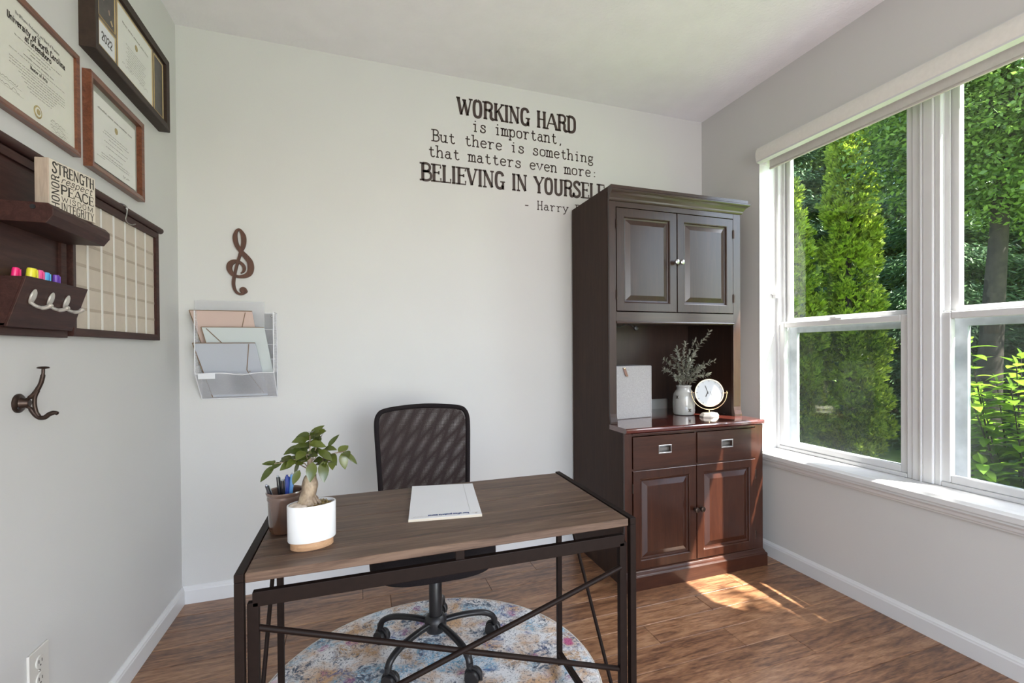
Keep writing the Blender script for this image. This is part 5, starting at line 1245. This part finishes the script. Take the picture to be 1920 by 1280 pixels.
# ------------------------------------------------------------------ rug
rc = (1.044, -0.985, 0.0005)
rug = thing('round_rug', 'round cream rug with worn blue, tan and magenta pattern under desk chair', 'rug', rc)
MB().lathe([(0.594, 0.0), (0.597, 0.004), (0.594, 0.008), (0.586, 0.0105)], rc, 128).build('pile', 'rug_pile', rug)
m = MB(); m.tube([(rc[0]+0.5955*math.cos(2*pi*i/160), rc[1]+0.5955*math.sin(2*pi*i/160), 0.0050) for i in range(160)], 0.0045, 8, closed=True); m.build('bound_edge', 'rug_edge', rug, smooth=True)

# ------------------------------------------------------------------ office chair
oc = Vector((1.080, -0.790, 0.0)); RT = 0.0115
och = thing('office_chair', 'black mesh back swivel office chair pushed under the desk', 'chair', (oc.x, oc.y, 0.011))
for k in range(5):
    a = math.radians(3+72*k); d = Vector((math.cos(a), math.sin(a), 0))
    z0 = 0.125; path = catmull([tuple(oc+d*0.020+Vector((0, 0, z0))), tuple(oc+d*0.10+Vector((0, 0, z0+0.004))), tuple(oc+d*0.185+Vector((0, 0, z0-0.004))), tuple(oc+d*0.232+Vector((0, 0, z0-0.026))), tuple(oc+d*0.245+Vector((0, 0, z0-0.058)))], 6)
    MB().tube(path, [0.0135]*len(path), 14, flat=0.85).build('base_arm', 'black_paint', och, smooth=True)
    c = oc + d*0.247; cs = MB(); td = Vector((-d.y, d.x, 0)); ca = math.radians(3+72*k+ (40, -30, 75, 15, -60)[k]); ax = Vector((math.cos(ca), math.sin(ca), 0)); Mw = Matrix(((0, 0, ax.x), (0, 0, ax.y), (0, 0, 0)))
    s3 = Vector((-ax.y, ax.x, 0)); Mw = Matrix(((s3.x, 0, ax.x), (s3.y, 0, ax.y), (0, 1, 0)))
    off = s3*0.012; wc = c+off+Vector((0, 0, RT+0.0265))
    cas = MB()
    for s_ in (-1, 1):
        cas.lathe([(0.010, -0.008), (0.025, -0.008), (0.0265, -0.005), (0.0265, 0.005), (0.025, 0.008), (0.010, 0.008)], wc+ax*0.0145*s_, 24, M=Mw)
    co = cas.build('caster', 'black_plastic', och, smooth=True)
    hd_ = MB(); pts = []
    for t in range(13):
        th = math.radians(-10+200*t/12); pts.append(tuple(wc + s3*math.cos(th)*0.0295*1.0 + Vector((0, 0, 1))*math.sin(th)*0.0295))
    hd_.tube(pts, 0.0062, 8); hd_.rod(wc+Vector((0, 0, 0.0)), wc+Vector((0, 0, 0.028)), 0.010, 0.04, up=s3); hd_.tube([c+Vector((0, 0, RT+0.045)), c+Vector((0, 0, 0.085))], 0.0095, 12); hd_.build('hood', 'black_plastic', co, smooth=True)
MB().lathe([(0.022, 0.085), (0.036, 0.092), (0.042, 0.105), (0.043, 0.135), (0.036, 0.150), (0.030, 0.155)], oc, 32).build('hub', 'black_plastic', och, smooth=True)
MB().lathe([(0.0250, 0.15), (0.0250, 0.30), (0.0235, 0.302), (0.0235, 0.38)], oc, 32).build('gas_column', 'black_paint', och, smooth=True)
m = MB(); m.cham(oc.x-0.10, oc.x+0.10, oc.y-0.08, oc.y+0.08, 0.368, 0.384, 0.006); m.cham(oc.x-0.05, oc.x+0.05, oc.y-0.07, oc.y+0.07, 0.345, 0.37, 0.008); m.build('seat_plate', 'black_plastic', och)
m = MB(); m.tube([tuple(oc+Vector((-0.05, -0.05, 0.385))), tuple(oc+Vector((-0.19, -0.10, 0.380))), tuple(oc+Vector((-0.235, -0.11, 0.372)))], 0.005, 8); m.tube([tuple(oc+Vector((-0.215, -0.107, 0.376))), tuple(oc+Vector((-0.25, -0.115, 0.368)))], 0.009, 10); m.build('tilt_lever', 'black_plastic', och, smooth=True)
# seat cushion: rounded superellipse slab
m = MB(); NS = 44; lay = [(0.80, 0.380), (0.95, 0.384), (1.0, 0.402), (1.0, 0.436), (0.965, 0.460), (0.85, 0.474), (0.6, 0.480), (0.3, 0.478), (0.02, 0.477)]
sc = Vector((1.068, -0.800, 0)); P = []
for k_, z in lay:
    row = []
    for i in range(NS+1):
        a = 2*pi*i/NS; ca, sa = math.cos(a), math.sin(a); q = 0.62
        x = math.copysign(abs(ca)**q, ca)*0.235*k_; y = math.copysign(abs(sa)**q, sa)*0.225*k_
        row.append((sc.x+x, sc.y+y, z + 0.012*(abs(x)/0.235)**2*(z > .46)))
    P.append(row)
m.grid(P); m.build('seat', 'black_fabric', och, smooth=True)
# back: bent tube frame, double layer of woven thread, spine bracket
bc_x = 1.079
def bp(u, v, off=0.0):
    """u -1..1 across, v 0..1 up; bowed and reclined back surface"""
    wd = (0.185 + 0.022*v) 
    z = 0.515 + 0.412*v; yb_ = -0.555 + 0.075*max(v, 0)**1.3 + 0.030*(1-u*u)*-1.0*-1.0
    return (bc_x - 0.004 + u*wd, yb_+off, z + (0.010*(1-u*u) if v > .8 else 0)*((v-.8)/.2 if v > .8 else 0))
out = []
def edge(s_): return s_
fr = [bp(-1, 0), bp(-1, .2), bp(-1, .4), bp(-1, .6), bp(-1, .78), bp(-.985, .90), bp(-.93, .965), bp(-.82, .995), bp(-.5, 1.005), bp(0, 1.01), bp(.5, 1.005), bp(.82, .995), bp(.93, .965), bp(.985, .90), bp(1, .78), bp(1, .6), bp(1, .4), bp(1, .2), bp(1, 0), bp(.9, -.05), bp(.4, -.06), bp(-.4, -.06), bp(-.9, -.05)]
MB().tube(catmull(fr, 4, closed=True), 0.0105, 12, closed=True).build('back_frame', 'black_fabric', och, smooth=True)
def inside(u, v): return not (v > .86 and abs(u) > .98-((v-.86)/.14)**2*.14)
for off, nu, nv, th in ((0.0, 108, 112, 0.0021), (0.022, 100, 104, 0.0020)):
    m = MB(); sk = 0.0 if off == 0.0 else 1.0
    bq = lambda u, v, o: bp(max(-.99, min(.99, u-0.055*(v-.5)*sk)), min(.985, max(0, v-0.030*u*sk)), o)
    for i in range(1, nu):
        u = -1+2*i/nu; vmax = .995 if abs(u) < .86 else .86+.13*math.sqrt(max(0, (.99-abs(u))/.13))
        for j in range(6):
            m.rod(bq(u, vmax*j/6, off), bq(u, vmax*(j+1)/6, off), th, 0.0006, up=(0, 1, 0))
    for j in range(0, nv):
        v = j/nv; um = .99 if v < .86 else .99-.13*((v-.86)/.14)**2
        for i in range(4):
            m.rod(bq(-um+2*um*i/4, v, off), bq(-um+2*um*(i+1)/4, v, off), th, 0.0006, up=(0, 1, 0))
    m.build('back_mesh', 'mesh_thread', och)
m = MB(); m.tube(catmull([tuple(oc+Vector((0, 0.06, 0.385))), (bc_x, -0.60, 0.375), (bc_x, -0.530, 0.40), (bc_x, -0.515, 0.48), (bc_x, -0.505, 0.56)], 5), 0.016, 12, flat=0.5); m.cham(bc_x-0.09, bc_x+0.09, -0.520, -0.508, 0.52, 0.56, 0.004); m.build('back_bracket', 'black_plastic', och, smooth=True)

# ------------------------------------------------------------------ garden
GZ = -0.55
def quads(name, mat, C, A, B, parent=None, kind=None, label=None, tri=False):
    """many small leaf blades at once: centre C, half-length A, half-width B (numpy arrays N x 3)"""
    N = len(C); V = np.empty((N, 4, 3), np.float32)
    V[:, 0] = C-A; V[:, 1] = C+B-A*0.1; V[:, 2] = C+A; V[:, 3] = C-B-A*0.1
    O = np.array(origin_of(parent)); V -= O
    me = bpy.data.meshes.new(name); me.vertices.add(N*4); me.vertices.foreach_set('co', V.ravel())
    me.loops.add(N*4); me.loops.foreach_set('vertex_index', np.arange(N*4, dtype=np.int32))
    me.polygons.add(N); me.polygons.foreach_set('loop_start', np.arange(0, N*4, 4, dtype=np.int32)); me.polygons.foreach_set('loop_total', np.full(N, 4, np.int32))
    me.update(calc_edges=True); me.materials.append(MATS[mat])
    o = bpy.data.objects.new(name, me); COL.objects.link(o); o.parent = parent
    if kind: o['kind'] = kind
    if label: o['label'] = label
    return o
def unit(v): return v/np.maximum(np.linalg.norm(v, axis=1, keepdims=True), 1e-6)
g = struct(MB().box(W+WT+0.02, 60, -40, 45, GZ-0.3, GZ).build('ground', 'lawn'))
def arborvitae(label, x, y, h, R, n, seed):
    rs_ = np.random.RandomState(seed); t = thing('arborvitae', label, 'tree', (x, y, GZ), 'arborvitae columns by the window')
    MB().tube([(x, y, GZ-0.05), (x, y, GZ+h*0.85)], [0.07, 0.02], 10).build('trunk', 'bark', t, smooth=True)
    # lumps of upright fan-shaped sprays with darker hollows between them
    def rad_at(z, th): return R*np.clip(1-(z/h)**1.7, 0.02, 1)**0.6*(0.90+0.10*np.clip(z/0.5, 0, 1))
    ml = 150; zl = rs_.rand(ml)**0.9*h*0.985; tl = rs_.rand(ml)*2*pi; rl = rad_at(zl, tl)*(0.72+0.32*rs_.rand(ml))
    m = n//14; li = rs_.randint(0, ml, m); sg = 0.10+0.05*(1-zl[li]/h)
    off = unit(rs_.randn(m, 3))*(rs_.rand(m, 1)**0.4)*sg[:, None]*np.array([1, 1, 1.5])
    cc_ = np.stack([x+np.cos(tl[li])*rl[li], y+np.sin(tl[li])*rl[li], GZ+0.03+zl[li]], 1)+off
    core = rs_.rand(m) < 0.22; zc_ = rs_.rand(m)*h*0.93; tc_ = rs_.rand(m)*2*pi; rc_ = rad_at(zc_, tc_)*0.62
    cc_[core] = np.stack([x+np.cos(tc_)*rc_, y+np.sin(tc_)*rc_, GZ+0.03+zc_], 1)[core]
    out_ = cc_-np.array([x, y, 0]); out_[:, 2] = 0; rad = unit(out_)*0.75+off*3.0+np.array([0, 0, 0.9]); rad = unit(rad)
    sidev = unit(np.cross(rad, unit(rs_.randn(m, 3))))
    k = 14; fan = np.tile(np.linspace(-1, 1, k), m)[:, None]; Rr = np.repeat(rad, k, 0); Sv = np.repeat(sidev, k, 0)
    Dn = unit(Rr + Sv*fan*0.9 + rs_.randn(m*k, 3)*0.15); C = np.repeat(cc_, k, 0) + Dn*(0.018+0.055*rs_.rand(m*k, 1))
    s = 0.022+0.022*rs_.rand(m*k, 1); Bv = unit(np.cross(Dn, np.cross(Rr, Sv)))*s*0.36
    quads('foliage', 'arborvitae_leaf', C, Dn*s, Bv, t, 'stuff')
arborvitae('bright green columnar arborvitae filling the middle of the left window', 8.05, 2.70, 5.45, 0.48, 120000, 1)
arborvitae('columnar arborvitae partly hidden by the left edge of window', 7.25, 3.10, 4.3, 0.50, 80000, 2)
def tree(name, label, group, x, y, h, R, zc, mat, n, ls, seed, trunk=0.16, lean=(0, 0), layered=False, cat='tree', yspan=1.0):
    rs_ = np.random.RandomState(seed); t = thing(name, label, cat, (x, y, GZ), group)
    lx, ly = lean
    path = [(x, y, GZ-0.1), (x+lx*0.2, y+ly*0.2, GZ+h*0.25), (x+lx*0.6, y+ly*0.6, GZ+h*0.55), (x+lx, y+ly, GZ+h*0.9)]
    m = MB(); m.tube(catmull(path, 5), [trunk*(1-0.75*i/15) for i in range(16)], 10)
    m.build('trunk', 'bark', t, smooth=True)
    k = 30 if layered else 75; m = n//k
    bm_ = MB()
    if layered:      # conifer: whorls of drooping boughs
        z = rs_.rand(m)**0.9*(h-zc)+zc; lay = np.round(z/0.55)*0.55; z = lay + rs_.randn(m)*0.06; th = rs_.rand(m)*2*pi
        r = R*(1-(z-zc)/(h-zc)*0.93)*np.sqrt(rs_.rand(m)); zz = z - 0.28*r
        cc_ = np.stack([x+np.cos(th)*r, y+np.sin(th)*r, GZ+zz], 1)
        main = np.stack([np.cos(th), np.sin(th), np.full(m, -0.35)], 1)
        C = np.repeat(cc_, k, 0) + rs_.randn(m*k, 3)*np.array([0.20, 0.20, 0.05]); Dn = unit(np.repeat(main, k, 0)+rs_.randn(m*k, 3)*0.4)
    else:
        u = rs_.randn(m, 3); u = unit(u)*(0.35+0.65*rs_.rand(m, 1)**0.45); hz = (h-zc)/2
        cc_ = np.array([x+lx*0.7, y+ly*0.7, GZ+zc+hz]) + u*np.array([R, R*yspan, hz])
        C = np.repeat(cc_, k, 0) + rs_.randn(m*k, 3)*np.array([0.30, 0.30, 0.13])*min(1, R/1.6); Dn = unit(rs_.randn(m*k, 3)*np.array([1, 1, 0.45])+np.array([0, 0, -0.35]))
        for q in range(14):
            e = cc_[q]; b0 = Vector(path[2]).lerp(Vector(path[3]), rs_.rand()*0.8); bm_.tube([b0, b0.lerp(Vector(e), .5)+Vector((0, 0, .15)), Vector(e)], [trunk*0.22, trunk*0.14, 0.01], 6)
        bm_.build('branch', 'bark', t)
    s = ls*(0.6+0.6*rs_.rand(m*k, 1)); nrm = unit(rs_.randn(m*k, 3)*0.6+np.array([0, 0, 1.0])); Bv = unit(np.cross(Dn, nrm))*s*(0.22 if layered else 0.55)
    quads('foliage', mat, C, Dn*s, Bv, t, 'stuff')
    return t
G1 = 'trees beyond the lawn'
tree('spruce', 'dark blue green spruce behind the arborvitae column', G1, 9.9, 2.55, 6.8, 1.55, 0.25, 'conifer_leaf', 60000, 0.055, 11, layered=True)
tree('spruce', 'dark spruce between the two arborvitae columns', G1, 9.6, 5.4, 7.5, 1.7, 0.2, 'conifer_leaf', 45000, 0.06, 12, layered=True)
tree('maple_tree', 'tall green maple filling the top of the left window', G1, 13.5, 4.0, 10.5, 3.2, 1.6, 'broad_leaf', 105000, 0.055, 13)
tree('maple_tree', 'leafy maple with leaning dark trunk in the upper right window pane', G1, 7.6, 0.74, 6.6, 1.3, 3.1, 'broad_leaf', 60000, 0.034, 14, trunk=0.15, lean=(0.25, -0.15))
tree('maple_tree', 'bright maple far behind the right window pane', G1, 14.5, 0.4, 10.0, 3.3, 1.2, 'broad_leaf', 105000, 0.055, 15)
tree('spruce', 'dark conifer low in the middle distance of the right window', G1, 12.6, 2.2, 8.5, 1.9, 0.2, 'conifer_leaf', 54000, 0.07, 16, layered=True)
tree('maple_tree', 'distant tree at the far right of the window', G1, 13.0, -3.2, 10.0, 3.2, 1.0, 'broad_leaf', 75000, 0.06, 17)
tree('maple_tree', 'distant tree seen left past the arborvitae', G1, 12.0, 8.5, 10.0, 3.4, 0.8, 'broad_leaf', 51000, 0.095, 18)
for i, (x, y, R, h, sd) in enumerate(((19, 8, 4.5, 11.5, 31), (20.5, 2.5, 4.5, 12, 32), (20.5, -3.0, 4.5, 12, 33), (16, 13, 4.5, 11.5, 34))):
    tree('woodland_tree', ('far woodland tree behind the maples, left part', 'far woodland tree behind the maples, middle', 'far woodland tree behind the maples, right part', 'far woodland tree furthest left')[i], 'far woodland edge', x, y, h, R, 0.2, 'conifer_leaf' if i % 2 else 'broad_leaf', 45000, 0.15, sd)
for i, (x, y, sd) in enumerate(((11.0, 1.4, 41), (11.6, -0.5, 42), (11.2, 3.6, 43))):
    tree('garden_bush', ('low dark bush under the spruces', 'low bush behind the big leaved shrub', 'low bush at the foot of the spruce')[i], 'bushes at lawn edge', x, y, 1.7, 0.95, 0.0, 'broad_leaf', 21000, 0.045, sd, trunk=0.04)
tree('shade_tree', 'tall tree beside the house whose crown shades the window', None, 5.5, -7.80, 8.4, 1.5, 5.7, 'broad_leaf', 42000, 0.07, 51, trunk=0.18, lean=(-0.6, 1.9), yspan=1.1)

# big leaved shrub outside the right pane
sb = thing('leafy_shrub', 'yellow green big leaved shrub just outside the right window pane', 'shrub', (5.35, -0.62, GZ))
rg = random.Random(21); st = MB(); lv = MB()
tips = [(5.10, -0.42, 1.24), (5.28, -0.62, 1.05), (5.45, -0.85, 0.98), (5.00, -0.28, 0.62), (5.02, -0.55, 0.35), (5.60, -0.50, 1.10), (5.35, -0.20, 0.80), (5.70, -0.95, 0.90), (5.15, -0.85, 0.70), (5.05, -0.15, 0.35), (5.50, -1.15, 0.60), (5.85, -0.60, 0.70), (5.30, -0.95, 0.30), (5.75, -0.15, 0.75), (4.98, -0.72, 0.05), (5.20, -0.45, 0.85), (5.05, -0.02, 0.05), (5.45, -0.65, 0.55), (5.95, -0.9, 1.0), (5.1, -0.30, 0.15), (5.0, -0.45, 0.95), (5.2, -0.3, 0.6), (5.3, -0.5, 0.4), (5.5, -0.4, 0.9), (5.15, -0.65, 0.9)]
for tx, ty, tz in tips:
    b0 = Vector((5.40+rg.uniform(-.1, .1), -0.60+rg.uniform(-.1, .1), GZ)); T = Vector((tx, ty, tz)); mid = b0.lerp(T, .5)+Vector((0, 0, .12))
    path = [Vector(p) for p in catmull([tuple(b0), tuple(mid), tuple(T)], 14)]; st.tube(path, [0.009-0.006*i/(len(path)-1) for i in range(len(path))], 6)
    for i in range(6, len(path), 1):
        dr = (path[min(i+1, len(path)-1)]-path[i-1]).normalized(); a0 = i*pi/2*1.0 + rg.uniform(-.4, .4); o1 = dr.orthogonal().normalized(); o2 = dr.cross(o1)
        for s_ in (0, pi):
            o = o1*math.cos(a0+s_)+o2*math.sin(a0+s_); leafmesh(lv, path[i], o*0.9+dr*0.35+Vector((0, 0, rg.uniform(-.3, .1))), (0, 0, 1), rg.uniform(.11, .175), rg.uniform(.06, .088), fold=.08, droop=rg.uniform(.1, .45), n=5)
    leafmesh(lv, path[-1], Vector((-.3, -.1, .8)), (0, -1, .2), .09, .04)
st.build('stem', 'bark', sb, smooth=True); lv.build('foliage', 'shrub_leaf', sb, smooth=True, kind='stuff')
